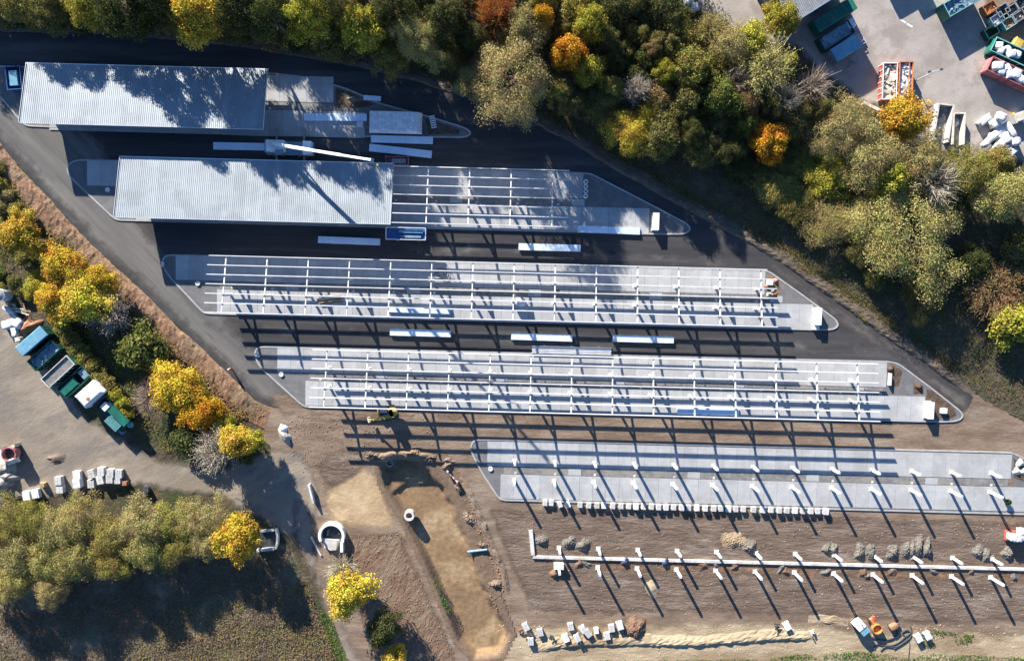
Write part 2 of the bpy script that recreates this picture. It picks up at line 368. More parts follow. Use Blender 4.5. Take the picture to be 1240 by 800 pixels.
fsheet('dusty_sunlit_road', px([(925,303),(975,338),(1060,398),(1178,479),(1175,500),(1130,514),(1165,505),(1090,440),(1018,396),(930,328)]), .026, mat('dusty_sunlit_road', (.085,.076,.07), (.135,.12,.108), .22, c3=(.075,.068,.065), scale3=.5, stretch=(.14,1.5,1), rot=R(-35), fine=.14), .25, 2.6)  # paler bend: dust, with the sunlight on it worked into the colour
fsheet('mud_track', px([(318,478),(345,470),(380,498),(460,500),(560,503),(560,508),(400,510),(340,505)]), .03, M['dirt'], .6, 1.5)
fsheet('dust_track', px([(240,388),(420,398),(700,405),(960,411),(1120,424),(1130,440),(1000,428),(800,420),(500,411),(260,402)]), .027, M['road'], .8, 3.4)
fsheet('dust_track', px([(470,297),(640,300),(800,305),(900,315),(920,325),(800,318),(640,312),(480,308)]), .027, M['road'], .8, 3.4)
fsheet('sand_patch', px([(388,596),(410,578),(440,566),(460,570),(468,600),(482,630),(478,645),(440,642),(408,634),(392,618)]), .012, M['sand'])
fsheet('tilled_soil', px([(412,650),(440,645),(484,640),(506,685),(530,740),(552,790),(560,840),(470,840),(440,760),(420,700)]), .008, M['tilled'])
fsheet('path', px([(352,600),(376,604),(384,640),(388,690),(402,720),(424,768),(446,810),(456,840),(425,840),(410,790),(392,748),(372,690),(352,640)]), .012, M['path'])
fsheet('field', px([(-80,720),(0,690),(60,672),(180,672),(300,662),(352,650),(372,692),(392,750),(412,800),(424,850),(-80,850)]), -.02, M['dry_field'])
fsheet('dark_ground_strip', px([(590,612),(1300,632),(1300,700),(1300,752),(1180,758),(1020,750),(860,742),(700,744),(640,740),(618,690),(600,640)]), .005, M['dirt_dark'])
fsheet('red_soil_strip', px([(655,677),(760,678),(900,682),(1050,688),(1340,697),(1340,712),(1050,702),(900,697),(760,692),(655,690)]), .012, M['red_dirt'], .4, 1.6)
fsheet('wet_patch', px([(375,565),(395,545),(425,540),(450,555),(432,575),(415,590),(392,596),(385,580)]), .014, M['dirt_dark'])

# pit surface
bb0 = Vector((min(p.x for p in pit_out)-.6, min(p.y for p in pit_out)-.6)); bb1 = Vector((max(p.x for p in pit_out)+.6, max(p.y for p in pit_out)+.6))
step = .4; gx = int((bb1.x-bb0.x)/step)+1; gy = int((bb1.y-bb0.y)/step)+1
big = [p.xy for p in pit_out]
idx = {}; pv = []; pf = []
for j in range(gy):
    for i in range(gx):
        p = Vector((bb0.x+i*step, bb0.y+j*step))
        if inside(p, big):
            idx[i,j] = len(pv); z = pit_z(p)
            e_ = edge_dist(p, pit_out) if inside(p, pit_out) else 0.0
            z = max(z, .004)*(1-smooth01((e_-1.0)/1.2)) + z*smooth01((e_-1.0)/1.2)
            pv.append((p.x, p.y, z+.018))
for (i,j), a in idx.items():
    if (i+1,j) in idx and (i,j+1) in idx and (i+1,j+1) in idx: pf.append((a, idx[i+1,j], idx[i+1,j+1], idx[i,j+1]))
pm = bpy.data.materials.new('pit_soil'); pm.use_nodes = True
n = pm.node_tree.nodes; L = pm.node_tree.links; b = n['Principled BSDF']; b.inputs['Roughness'].default_value = .9
g = n.new('ShaderNodeNewGeometry'); sx = n.new('ShaderNodeSeparateXYZ'); L.new(g.outputs['Position'], sx.inputs[0])
t1 = n.new('ShaderNodeTexNoise'); t1.inputs['Scale'].default_value=.16; t1.inputs['Detail'].default_value=6; L.new(g.outputs['Position'], t1.inputs['Vector'])
ad = n.new('ShaderNodeMath'); ad.operation='MULTIPLY_ADD'; ad.inputs[1].default_value=3.4; L.new(t1.outputs['Fac'], ad.inputs[0]); L.new(sx.outputs['Z'], ad.inputs[2])
mr = n.new('ShaderNodeMapRange'); mr.inputs[1].default_value=-.75; mr.inputs[2].default_value=1.7; L.new(ad.outputs[0], mr.inputs[0])
cr = n.new('ShaderNodeValToRGB'); cr.color_ramp.elements[0].color=(.40,.30,.175,1); cr.color_ramp.elements[0].position=.1
cr.color_ramp.elements[1].color=(.17,.115,.075,1); cr.color_ramp.elements[1].position=.9
e = cr.color_ramp.elements.new(.36); e.color=(.24,.155,.08,1)
L.new(mr.outputs[0], cr.inputs[0]); t2 = n.new('ShaderNodeTexNoise'); t2.inputs['Scale'].default_value=1.2; t2.inputs['Detail'].default_value=6; L.new(g.outputs['Position'], t2.inputs['Vector'])
mx = n.new('ShaderNodeMix'); mx.data_type='RGBA'; mx.blend_type='MULTIPLY'; mx.inputs[0].default_value=.45
cr2 = n.new('ShaderNodeValToRGB'); cr2.color_ramp.elements[0].position=.35; cr2.color_ramp.elements[0].color=(.45,.4,.36,1); cr2.color_ramp.elements[1].position=.65
L.new(t2.outputs['Fac'], cr2.inputs[0]); L.new(cr.outputs[0], mx.inputs[6]); L.new(cr2.outputs[0], mx.inputs[7]); L.new(mx.outputs[2], b.inputs['Base Color'])
bp = n.new('ShaderNodeBump'); bp.inputs['Distance'].default_value=.06; L.new(t2.outputs['Fac'], bp.inputs['Height']); L.new(bp.outputs[0], b.inputs['Normal'])
po = MB().add(pv, pf).build('excavation_pit', pm, smooth=True); po['kind'] = 'structure'

def berm(name, line, width, height, m, side=1, seed=0):
    """a low bank of earth along a line; side = +1 lies to the left of the line"""
    o = outline([p for p in px(line)], .6, .15, closed=False); V = []; F = []; prof = [(0,0),(.06,.4),(.12,.7),(.22,.95),(.34,1.0),(.5,.85),(.65,.62),(.82,.32),(1.0,-.1)]
    k = len(prof)
    for i, p in enumerate(o):
        t = (o[min(i+1,len(o)-1)]-o[max(i-1,0)]).normalized(); nr = Vector((-t.y, t.x))*side
        wv = 1+.35*mnoise.noise(Vector((p.x*.15,p.y*.15,seed)))
        ef = smooth01(min(i, len(o)-1-i)/9)
        for a, hh in prof:
            hh = hh*ef
            q = p+nr*width*a*wv; hz = height*hh*(1+.45*mnoise.noise(Vector((q.x*.5,q.y*.5,seed+3)))) + (.10*mnoise.noise(Vector((q.x*2.1,q.y*2.1,seed)))+.12*mnoise.noise(Vector((q.x*5.3,q.y*5.3,seed))) if hh > .1 else 0)*min(1,height/.3)
            V.append((q.x,q.y,hz*ef if hh > 0 else min(0,hh)*.5-.002))
    for i in range(len(o)-1):
        for j in range(k-1):
            a = i*k+j; F.append((a,a+1,a+1+k,a+k) if side < 0 else (a,a+k,a+k+1,a+1))
    ob = MB().add(V,F).build(name, m); ob['kind'] = 'structure'; return ob
berm('soil_bank', LO_EDGE[::-1], 4.2, .42, M['red_dirt'], -1)
berm('verge_bank', UP_EDGE, 2.2, .28, mat('verge', (.085,.066,.05), (.13,.105,.078), .6, fine=.3, bump=.15, bscale=1.5), 1, 5)
berm('scarp', [(632,792),(650,790),(680,784),(760,782),(840,782),(930,776),(1000,772)], 2.4, .36, M['sand2'], 1, 9)
berm('scarp', [(975,752),(1000,754),(1030,758)], 1.6, .3, M['sand2'], 1, 11)
berm('spoil_ridge', [(440,560),(462,548),(490,545),(520,548),(545,556)], 1.8, .5, M['dirt'], -1, 13)
berm('spoil_ridge', [(548,566),(566,600),(584,640),(604,690),(618,735)], 1.3, .35, M['dirt'], 1, 14)

# ================================================================== PARKING ISLANDS
ANG = -math.atan(.0256); DX = Vector((math.cos(ANG), math.sin(ANG))); NY = Vector((-math.sin(ANG), math.cos(ANG)))
CV = {1: 139, 2: 246.3, 3: 357.3, 4: 465.3, 5: 572.3, 6: 676}
BAY = 7.37
class Row:
    def __init__(s, k): s.k = k; s.c = G(746, CV[k]).xy
    def s_of(s, u, v, h=0): return (G(u, v, h).xy - s.c).dot(DX)
    def t_of(s, u, v, h=0): return (G(u, v, h).xy - s.c).dot(NY)
    def at(s, a, t, z=0): p = s.c + DX*a + NY*t; return Vector((p.x, p.y, z))
ROW = {k: Row(k) for k in CV}
ISL = {
 1: [(-40,79),(325,88),(370,93),(420,107),(460,125),(520,141),(562,154),(570,159),(570,164),(562,167),(320,165),(30,153),(0,117),(-40,86)],
 2: [(95,193),(706,209),(716,210),(780,243),(833,271),(837,278),(830,284),(790,284),(140,267),(86,216),(81,206),(84,197)],
 3: [(205,308),(930,327),(975,359),(1012,386),(1016,394),(1010,399),(998,400),(247,380),(203,333),(196,320),(198,311)],
 4: [(315,419),(1075,437),(1087,439),(1125,467),(1163,497),(1167,504),(1160,510),(1140,511),(368,493),(316,446),(308,432),(309,423)],
 5: [(578,531),(1225,547),(1262,565),(1300,600),(1290,624),(605,605.5),(583,572),(569,545),(571,535)]}
BAYS = {1: ((30,404),(60,442)), 2: ((106,706),(165,786)), 3: ((213,926),(263,984)), 4: ((336,1073),(370,1119)), 5: ((590,1224),(606,1275))}
bayW = BAY/3; bay_me = {}
def bay_mesh(wd):
    kk = round(wd, 2)
    if kk not in bay_me: bay_me[kk] = MB().box(0,0,0,wd-.035,4.55,.03).mesh('paving_bay', M['paver'])
    return bay_me[kk]
def smooth_closed(P, it=2):
    for _ in range(it):
        Q = []
        for i in range(len(P)):
            a, b = P[i], P[(i+1) % len(P)]
            dl = (b-a).length; f = min(.25, .55/dl)
            Q += [a.lerp(b, f), a.lerp(b, 1-f)]
        P = Q
    return P
for k, pts in ISL.items():
    P = smooth_closed([p.xy for p in px(pts)], 2); r = ROW[k]
    if sum(P[i].cross(P[(i+1) % len(P)]) for i in range(len(P))) < 0: P = P[::-1]
    n_ = len(P); mb = MB(); mb.add([(p.x,p.y,.10) for p in P]+[(p.x,p.y,-.05) for p in P], [tuple(range(n_))]+[(i,i+n_,(i+1)%n_+n_,(i+1)%n_) for i in range(n_)])
    isl = mb.build('pavement', M['island']); isl['kind'] = 'structure'
    kv = []; kf = []
    for i, p in enumerate(P):
        tn = (P[(i+1)%n_]-P[i-1]).normalized(); nr = Vector((tn.y,-tn.x))
        o_, i_ = p+nr*.03, p-nr*.24
        kv += [(o_.x,o_.y,-.04),(o_.x,o_.y,.15),(i_.x,i_.y,.15),(i_.x,i_.y,.09)]
    for i in range(n_):
        a, b = 4*i, 4*((i+1)%n_); kf += [(a,b,b+1,a+1),(a+1,b+1,b+2,a+2),(a+2,b+2,b+3,a+3)]
    MB().add(kv,kf).build('kerb', M['kerb'], isl)
    for side in (0, 1):
        u0, u1 = BAYS[k][side]; vv = CV[k]+(u0-746)*.0256+(-16 if side == 0 else 16)
        s0 = r.s_of(u0, vv); vv = CV[k]+(u1-746)*.0256+(-16 if side == 0 else 16); s1 = r.s_of(u1, vv)
        nb = max(1, round((s1-s0)/bayW)); wd = (s1-s0)/nb
        for i in range(nb):
            c = r.at(s0+(i+.5)*wd, 3.05 if side == 0 else -3.05, .118)
            link('paving_bay', bay_mesh(wd), isl, c, ANG)
    # middle drain strip, with its covers
    u0, u1 = BAYS[k][1][0]+4, BAYS[k][0][1]-4
    s0 = r.s_of(u0, CV[k]+(u0-746)*.0256); s1 = r.s_of(u1, CV[k]+(u1-746)*.0256)
    c0, c1 = r.at(s0,-.02,.112), r.at(s1,-.02,.112)
    MB().bar(c0, c1, 1.24, .02).build('gravel_strip', M['gravel'], isl)
    dm = MB().box(0,0,0,.42,.42,.05).mesh('drain_cover', M['concrete']); q = s0+2.2; j = 0
    while q < s1:
        link('drain_cover', dm, isl, r.at(q, -.45, .14), ANG)
        if j % 3 == 1:
            link('crossing_slab', bpy.data.meshes.get('crossing_slab') or MB().box(0,0,0,2.3,1.22,.03).mesh('crossing_slab', M['paver']), isl, r.at(q+3.6, -.02, .124), ANG)
        q += BAY; j += 1
def bed(k, pts, m='red_dirt'):
    o = sheet('planting_bed', px(pts), .108, M[m], .15, .5, kind=None); return o
BEDS = [(2,[(793,254),(800,256),(826,272),(828,279),(820,281),(795,281)],'island'), (3,[(928,332),(934,333),(944,342),(944,360),(928,360)],'red_dirt'),
        (4,[(1075.5,441),(1084,442),(1092,449),(1088,468),(1075.5,468)],'bed'), (4,[(1121,470),(1128,472),(1155,494),(1158,503),(1150,506),(1121,506)],'bed'),
        (4,[(1106,464),(1118,467),(1119,477),(1106,477)],'bed'), (5,[(1226,552),(1252,566),(1275,588),(1262,594),(1226,578)],'bed'),
        (5,[(1175,580),(1228,581.5),(1228,588),(1175,587)],'red_dirt'), (1,[(407,107),(425,112),(455,127),(440,131),(407,130)],'bed'), (1,[(515,143),(558,157),(556,163),(518,163)],'bed')]
for k, pts, m in BEDS:
    o = bed(k, pts, m); o['kind'] = 'structure'

# ================================================================== CARPORTS
SL = math.tan(R(11)); HC = 3.38
def roof_h(t): return HC - SL*t            # t > 0 is the low, sunward side
T_LO, T_HI = 5.25, -4.85
PUR = [T_LO + (T_HI-T_LO)*i/6 for i in range(7)]
CW = .36
def carport(k, frames, sa, sb, label, panels=None, skip_purlin=None):
    r = ROW[k]; o = r.at(0,0,0); root = thing('carport', label, 'carport', (o.x,o.y,0), ANG)
    # local frame: x along the row, y across, z up
    top = lambda t: roof_h(t)-.13
    cm = {}
    for tt in (1.78, -1.78):
        hh = top(tt)-.22; cm[tt] = MB().box(0,0,.1+hh/2,CW,CW,hh-.0).mesh('column', M['steel'])
    rm = MB().bar((0,T_LO-.1,top(T_LO-.1)-.15),(0,T_HI+.1,top(T_HI+.1)-.15),.17,.32, Vector((0,0,1))).mesh('rafter', M['steel'])
    fm = MB().box(0,0,.125,.8,.8,.06).mesh('base_plate', M['concrete'])
    for s in frames:
        for tt in (1.78, -1.78):
            c = link('column', cm[tt], root, (s,tt,0)); link('base_plate', fm, c, (0,0,0))
        link('rafter', rm, root, (s,0,0))
    for i, tt in enumerate(PUR):
        a, b = sa, sb
        if skip_purlin and i in skip_purlin: a, b = skip_purlin[i]
        mb = MB(); z = roof_h(tt)
        mb.bar((a,tt,z+.12),(b,tt,z+.12),.145,.02); mb.bar((a,tt,z-.02),(b,tt,z-.02),.06,.26); mb.bar((a,tt,z-.16),(b,tt,z-.16),.17,.02)
        mb.build('purlin', M['steel'], root)
    if panels:
        p0, p1 = panels; n_ = round((p1-p0)/1.03); wd = (p1-p0)/n_
        # trapezoidal sheet, three ribs
        V = []; F = []; xs_ = []
        for q in range(3):
            x0 = q*wd/3; xs_ += [(x0,0),(x0+wd*.14,0),(x0+wd*.19,.045),(x0+wd*.28,.045)]
        xs_.append((wd,0)); ya, yb = T_LO+.35, T_HI-.35
        for x, zz in xs_: V += [(x,ya,roof_h(ya)+.16+zz),(x,yb,roof_h(yb)+.16+zz)]
        for i in range(len(xs_)-1): a = 2*i; F.append((a,a+1,a+3,a+2))
        sm = MB().add(V,F).mesh('roof_panel', M['roof'])
        for i in range(n_): link('roof_panel', sm, root, (p0+i*wd,0,(i%2)*.004))
        mb = MB(); mb.box((p0+p1)/2, ya+.08, roof_h(ya)+.10, p1-p0+.3, .16, .14); mb.build('gutter', M['galv'], root)
        mb = MB(); mb.box((p0+p1)/2, yb-.03, roof_h(yb)+.12, p1-p0+.1, .05, .26); mb.build('fascia', M['galv'], root)
        for x in (p0-.03, p1+.03):
            mb = MB(); mb.bar((x,ya,roof_h(ya)+.17),(x,yb,roof_h(yb)+.17),.05,.26); mb.build('verge_trim', M['galv'], root)
    return root
r1, r2, r3, r4 = ROW[1], ROW[2], ROW[3], ROW[4]
a0 = r1.s_of(28,112,3.4); a1 = r1.s_of(321.5,119,3.4)
carport(1, [a0+2.2+i*BAY for i in range(6)], a0+.1, a1-.1, 'carport with a complete grey metal roof, uppermost row beside the wood', (a0,a1))
a0 = r2.s_of(142,230,3.4); a1 = r2.s_of(474.5,237,3.4); af = r2.s_of(518,218,2.7)
fr = [af+i*BAY for i in range(-7,4)]
carport(2, fr, a0+.1, r2.s_of(689,242,3.4), 'half roofed carport, grey sheets on its left half and open white frame right', (a0,a1))
a0 = r3.s_of(271,335,3.2)
carport(3, [a0+i*BAY for i in range(14)], r3.s_of(249,345,3.4), r3.s_of(941,362,3.4), 'open white steel carport frame in the middle row, unroofed, below the half roofed one',
        skip_purlin={0: (r3.s_of(253,313,2.4), r3.s_of(929,327,2.4))})
a0 = r4.s_of(394,455,3.2)
carport(4, [a0+i*BAY for i in range(14)], r4.s_of(376,462,3.4), r4.s_of(1065,473,3.4), 'open white steel carport frame, lowest of the framed rows, above the bare posts')

# bare posts
def post_set(k, u0, n_, grp, where):
    r = ROW[k]; me = {}
    for li, tt in enumerate((1.78,-1.78)):
        hh = roof_h(tt)-.13-.22+.1
        sh = MB().box(0,0,hh/2+.05,.40,.40,hh-.1).mesh('shaft', M['steel']); bs = MB().box(0,0,.06 if k == 6 else .13,.85,.85,.08).mesh('base_plate', M['concrete'])
        hd = MB().box(0,0,hh+.02,.43,.43,.05).mesh('head_plate', M['galv'])
        s0 = r.s_of(u0, CV[k]+(u0-746)*.0256)
        for i in range(n_):
            p = r.at(s0+i*BAY, tt, 0)
            lab = f'white square post, {ORD[i]} from left, {"upper" if li == 0 else "lower"} line of posts {where}'
            t = thing('carport_post', lab, 'post', p, ANG, grp)
            link('shaft', sh, t); link('base_plate', bs, t); link('head_plate', hd, t)
post_set(5, 623, 13, 'posts on the paved island', 'on the paved island')
post_set(6, 676.5, 13, 'posts in the bare soil', 'on bare soil')


# ================================================================== THINGS OF THE BUILDING SITE
def noise_blob(name, m, sx, sy, sz, seed, rings=9, seg=18, rough=.25, flat=0.0, sharp=1.0, parent=None, clod=0.0):
    """a heap: domed grid with an uneven surface"""
    V = [(0,0,sz*(1+.1*mnoise.noise(Vector((seed,0,0)))))]; F = []
    for i in range(1, rings+1):
        a = i/rings
        for j in range(seg):
            t = 2*math.pi*j/seg; wob = 1+rough*mnoise.noise(Vector((math.cos(t)*1.3+seed, math.sin(t)*1.3, seed*.7)))
            x, y = sx*a*wob*math.cos(t), sy*a*wob*math.sin(t)
            h = sz*(.5+.5*math.cos(math.pi*a))**.85*(1+rough*.5*mnoise.noise(Vector((x*1.1+seed,y*1.1,2)))) + (rough*sz*.16*mnoise.noise(Vector((x*3.1+seed, y*3.1, 0))) if i < rings else -.03)
            h += clod*(1-a**3)*(mnoise.noise(Vector((x*4.5+seed,y*4.5,4)))+.6*mnoise.noise(Vector((x*9+seed,y*9,4))))
            V.append((x,y,max(h,-.03)))
    F += [(0,1+j,1+(j+1)%seg) for j in range(seg)]
    for i in range(rings-1):
        for j in range(seg):
            a, b = 1+i*seg+j, 1+i*seg+(j+1)%seg; F.append((a,a+seg,b+seg,b))
    me = MB().add(V,F).mesh(name, m, clod == 0); return link(name, me, parent)
def pillow(sx, sy, sz, seed, m, name='bag'):
    """a full bag: rounded box with a lumpy skin, resting on z = 0"""
    bm = bmesh.new(); bmesh.ops.create_cube(bm, size=1); bmesh.ops.subdivide_edges(bm, edges=bm.edges[:], cuts=3, use_grid_fill=True)
    for v in bm.verts:
        p = v.co*2; q = Vector((math.copysign(abs(p.x)**.8, p.x), math.copysign(abs(p.y)**.8, p.y), math.copysign(abs(p.z)**.8, p.z)))
        l = max(1e-6, q.length); k = (max(abs(p.x),abs(p.y),abs(p.z))/l); e = .72
        q = q*(k*(1-e)*1.25+e*.9) + Vector((.1,.1,.1))*0
        q += Vector((mnoise.noise(q*1.6+Vector((seed,0,0))), mnoise.noise(q*1.6+Vector((0,seed,0))), mnoise.noise(q*1.6+Vector((0,0,seed)))))*.27
        v.co = Vector((q.x*sx/2, q.y*sy/2, (q.z+.88)*sz/2))
    me = bpy.data.meshes.new(name); bm.to_mesh(me); bm.free(); me.materials.append(m)
    me.polygons.foreach_set('use_smooth', [True]*len(me.polygons)); return me

# --- concrete wall footing of the next island
r6 = ROW[6]
t = thing('concrete_kerb_wall', 'long pale concrete kerb wall with a short return, on the bare soil', 'kerb')
qa = G(645,673.5); qb = r6.at(r6.s_of(1330,690), r6.t_of(645,673.5), 0)
dd_ = (qb.xy-qa.xy); nseg = 36
for i in range(nseg):
    a = qa.lerp(qb, i/nseg); b_ = qa.lerp(qb, (i+1)/nseg-.0006)
    MB().bar((a.x,a.y,.14),(b_.x,b_.y,.14),.5,.34).build('kerb_block', M['concrete'], t)
rt = G(642.5,641)
for i in range(2):
    a = Vector((rt.x,rt.y,.17)).lerp(Vector((qa.x+.05,qa.y+.35,.17)), i/2); b_ = Vector((rt.x,rt.y,.17)).lerp(Vector((qa.x+.05,qa.y+.35,.17)), (i+.99)/2)
    MB().bar(a, b_, .72, .38).build('kerb_block', M['concrete'], t)
# clods and small holes beside the wall
for i, (u, v) in enumerate([(660,675.5),(702,680),(709,682),(756,680),(804,681),(852,683),(866,683),(890,685),(947,686),(951,691),(1000,692),(1046,693),(1050,697),(1080,690),(1129,691),(1176,691),(1228,698)]):
    p = G(u, v); o = noise_blob('excavated_clod', M['brown_mound' if i % 2 else 'mound'], .9+.6*(i%3)/2, .6+.3*(i%2), .34, i*3.1+.5, 8, 16, .9)
    o.location = (p.x,p.y,0); o.rotation_euler = (0,0,i*1.3)
    tag(o, f'small clod of dug soil, {ORD[i]} from left below the kerb wall', 'soil clod', 'clods of soil below the kerb wall')
for i, (u, v) in enumerate([(756,679.5),(804.5,680.5)]):
    p = G(u,v); t = thing('blue_bundle', f'small dark blue bundle by the kerb wall, {("left","right")[i]} of two', 'bundle', (p.x,p.y,0), .3, 'blue bundles by the kerb wall')
    link('sack', pillow(1.0,.5,.6,i+2.5,mat('dark_blue_cloth',(.02,.045,.11),(.04,.07,.16),2),'sack'), t); link('sack', pillow(.6,.5,.5,i+8.5,M['navy'],'sack'), t, (.5,.45,0), .8)
# formwork at the first post
p = r6.at(r6.s_of(676.5,676), -1.78); t = thing('formwork_slab', 'white square slab around the foot of the leftmost lower post', 'slab', (p.x,p.y,0), ANG)
MB().box(0,.35,.45,1.75,1.0,.9).build('slab', M['white'], t); MB().box(0,.35,.92,1.85,1.1,.05).build('rim', M['steel'], t)
MB().box(-.6,-.6,.2,.1,.9,.4).build('brace', M['timber'], t)
o = noise_blob('soil_heap', M['brown_mound'], 1.1, .9, .6, 4.4); p = G(671,694); o.location = (p.x,p.y,0); tag(o, 'brown soil heap left of the white slab at the leftmost post', 'heap')

# --- heaps of gravel
HEAPS = [(657,654,1.7,1.0,.9,0),(689,656,1.5,1.1,.9,.5),(706,659,1.5,1.1,1.0,.6),(888,655,2.6,1.8,.5,0),(907,661,1.5,1.3,1.3,.9),(1000,664,1.2,1.0,.9,.7),(1009,664,1.2,.9,.9,.8),(1040,668,1.2,1.7,1.1,-.1),(1054,668,1.3,1.7,1.1,-.1),
         (1080,668,1.4,1.6,1.2,-.5),(1097,665,1.1,1.6,1.0,-.3),(1104,664,1.0,1.9,1.0,-.1),(1112,662,1.1,2.0,1.1,-.1),(1122,664,1.1,2.0,1.2,-.1),(1184,668,1.5,1.6,.8,0),(1194,671,1.0,1.4,.8,-.2),(1220,670,1.4,1.6,1.1,-.4)]
for i, (u,v,sx,sy,sz,rz) in enumerate(HEAPS):
    p = G(u,v); o = noise_blob('gravel_heap', M['mound' if i != 3 else 'sand2'], sx, sy, sz*.62, i*1.7+.3, 24, 44, .5, clod=.16)
    o.location = (p.x,p.y,0); o.rotation_euler = (0,0,rz)
    tag(o, f'grey gravel heap, {ORD[i]} from left in the row above the kerb wall' if i != 3 else 'low pale spread of rubble above the kerb wall', 'heap', 'gravel heaps above the kerb wall' if i != 3 else None)
o = noise_blob('soil_heap', M['brown_mound'], 2.5, 2.5, 1.0, 21.3, 20, 40, .45, clod=.15); p = G(769,760); o.location = (p.x,p.y,0)
tag(o, 'round brown soil heap on the sand beside white stone pallets', 'heap')
o = noise_blob('soil_heap', M['sand2'], 1.2, 1.9, .3, 25.3, 8, 18, .35); p = G(789,712); o.location = (p.x,p.y,0); o.rotation_euler=(0,0,.3)
tag(o, 'small pale sand heap crossed by a post shadow', 'heap')

# --- pallets of stone
def pallet_meshes():
    out = []
    for hh, cols in ((1.05,2),(.85,3),(1.2,2)):
        st = MB(); lay = max(2, int(hh/.22))
        for a in range(lay):
            z = .15+hh*(a+.5)/lay
            for c in range(cols):
                for e in range(2):
                    st.box((-.5+(c+.5)/cols)*1.0, (e-.5)*.62, z, 1.0/cols-.03, .6, hh/lay-.02)
        pl = MB()
        for y in (-.5,0,.5): pl.box(0,y,.05,1.1,.12,.1)
        for x in np.linspace(-.5,.5,6): pl.box(x,0,.125,.12,1.2,.03)
        out.append((st.mesh('stone_stack', M['stone']), pl.mesh('pallet', M['timber']), hh))
    return out
PM = pallet_meshes(); wrap_me = [MB().box(0,0,h/2+.16,1.06,1.3,h+.04).mesh('wrap', M['bag']) for _,_,h in PM]
def pallet(u, v, rz, label, group, var=0, wrap=False, scale=1.0, m=None):
    p = G(u, v, .5); t = thing('stone_pallet', label, 'pallet', (p.x,p.y,0), rz, group); t.scale = (scale,scale,scale*.68)
    a, b_, h = PM[var]; link('stone_stack', a, t); link('pallet', b_, t)
    if wrap: link('wrap', wrap_me[var], t)
    return t
PX_ = [660,667.5,678,687.5,702.5,713,723,731.5,742,752,761.5,770,779.5,789,797.5,806.5,816,825.5,834,844,854,864.5,873,882,891,900.5,912.5,924,934,943.5,953,963,972.5,982,990.5,1000]
for i, u in enumerate(PX_):
    v = 611.0+(u-702)*.0262 - (1.5 if i < 2 else 0)
    n_ = f'{ORD[i]} from left' if i < 18 else (f'{ORD[len(PX_)-1-i]} from right' if i < len(PX_)-1 else 'rightmost')
    pallet(u, v, ANG+(.35 if i == 2 else .4 if i == 3 else random.uniform(-.06,.06)), f'pale stone pallet, {n_} in the long line under the paved island', 'pallets lined up under the paved island', i % 3, i % 4 == 3, .84)
SC = [(637,758,.5),(654,765,.2),(642.5,776,.05),(691,758,.2),(685,772,.4),(706,761,.6),(699,771,.5),(712,766,.7),(722,763,.1),(740.5,760,.15),(735,769.5,.2),(750.5,756.5,.3)]
SCN = ['leftmost','second from left','third from left, lowest of its cluster','fourth from left','fifth from left','seventh from left','sixth from left','eighth from left','small, ninth from left','eleventh from left','tenth from left','rightmost, beside the brown heap']
for (u,v,a), nm in zip(SC, SCN):
    pallet(u, v, a, f'white stone pallet on the sand, {nm}', 'pallets scattered on the sand', random.randrange(3), random.random() < .5, .8 if 'small' in nm else 1.1)
for u, v, nm in ((953,757.5,'left one, alone on the sand'),(1112,772,'left of a close pair by the hoses'),(1123,769,'right of a close pair by the hoses')):
    pallet(u, v, .5, f'white stone block pallet, {nm}', 'white pallets at the lower right', 1, True, 1.1)
LP = [(34,599,.15,'leftmost, in the hedge edge'),(44,597,.15,'second, touching the leftmost'),(72.5,581,.05,'upper of the first pair'),(74,591,.0,'lower of the first pair'),(94,575,.05,'upper of the second pair'),(95,584,.1,'lower of the second pair'),
      (112,573,.25,'upper left of the big cluster'),(111,585,.05,'lower left of the big cluster'),(124,570,.0,'top middle of the big cluster'),(135,572,-.05,'upper row, third in the big cluster'),(144.5,573,-.05,'upper right of the big cluster'),(123,580,.2,'lower row, second in the big cluster'),(134,579,0,'lower row, third in the big cluster'),(142.5,580,0,'lower right of the big cluster')]
for i, (u,v,a,nm) in enumerate(LP):
    pallet(u, v, a, f'grey stone pallet at the left yard edge, {nm}', 'pallets at the left yard edge', i % 3, i in (0,1,4,5), 1.25)
for u, v, m, nm in ((153,584,'brick_debris','small pinkish stone block right of the left pallets'),(54,586,'timber','small tan timber block between the left pallets')):
    p = G(u,v); mb = MB(); mb.box(0,0,.3,1.0,.9,.6); mb.box(.05,.02,.7,.8,.7,.2); tag(mb.build('stone_block' if 'stone' in nm else 'timber_block', M[m]), nm, 'block').location = (p.x,p.y,0)
p = G(178,592); mb = MB(); mb.tube((0,0,0),(0,0,.75),.75,.68,14); mb.tube((0,0,.75),(0,0,.77),.3,.28,10); o = mb.build('tree_stump', M['dark']); o.location=(p.x,p.y,0); tag(o,'dark round stump at the hedge edge right of the pallets','stump')
p = G(25,606); mb = MB(); mb.ring(0,0,0,.35,1.0,.6,20,0,math.pi); o = mb.build('tyre_half', M['black']); o.location=(p.x,p.y,0); tag(o,'black half tyre arch at the left hedge edge','tyre')

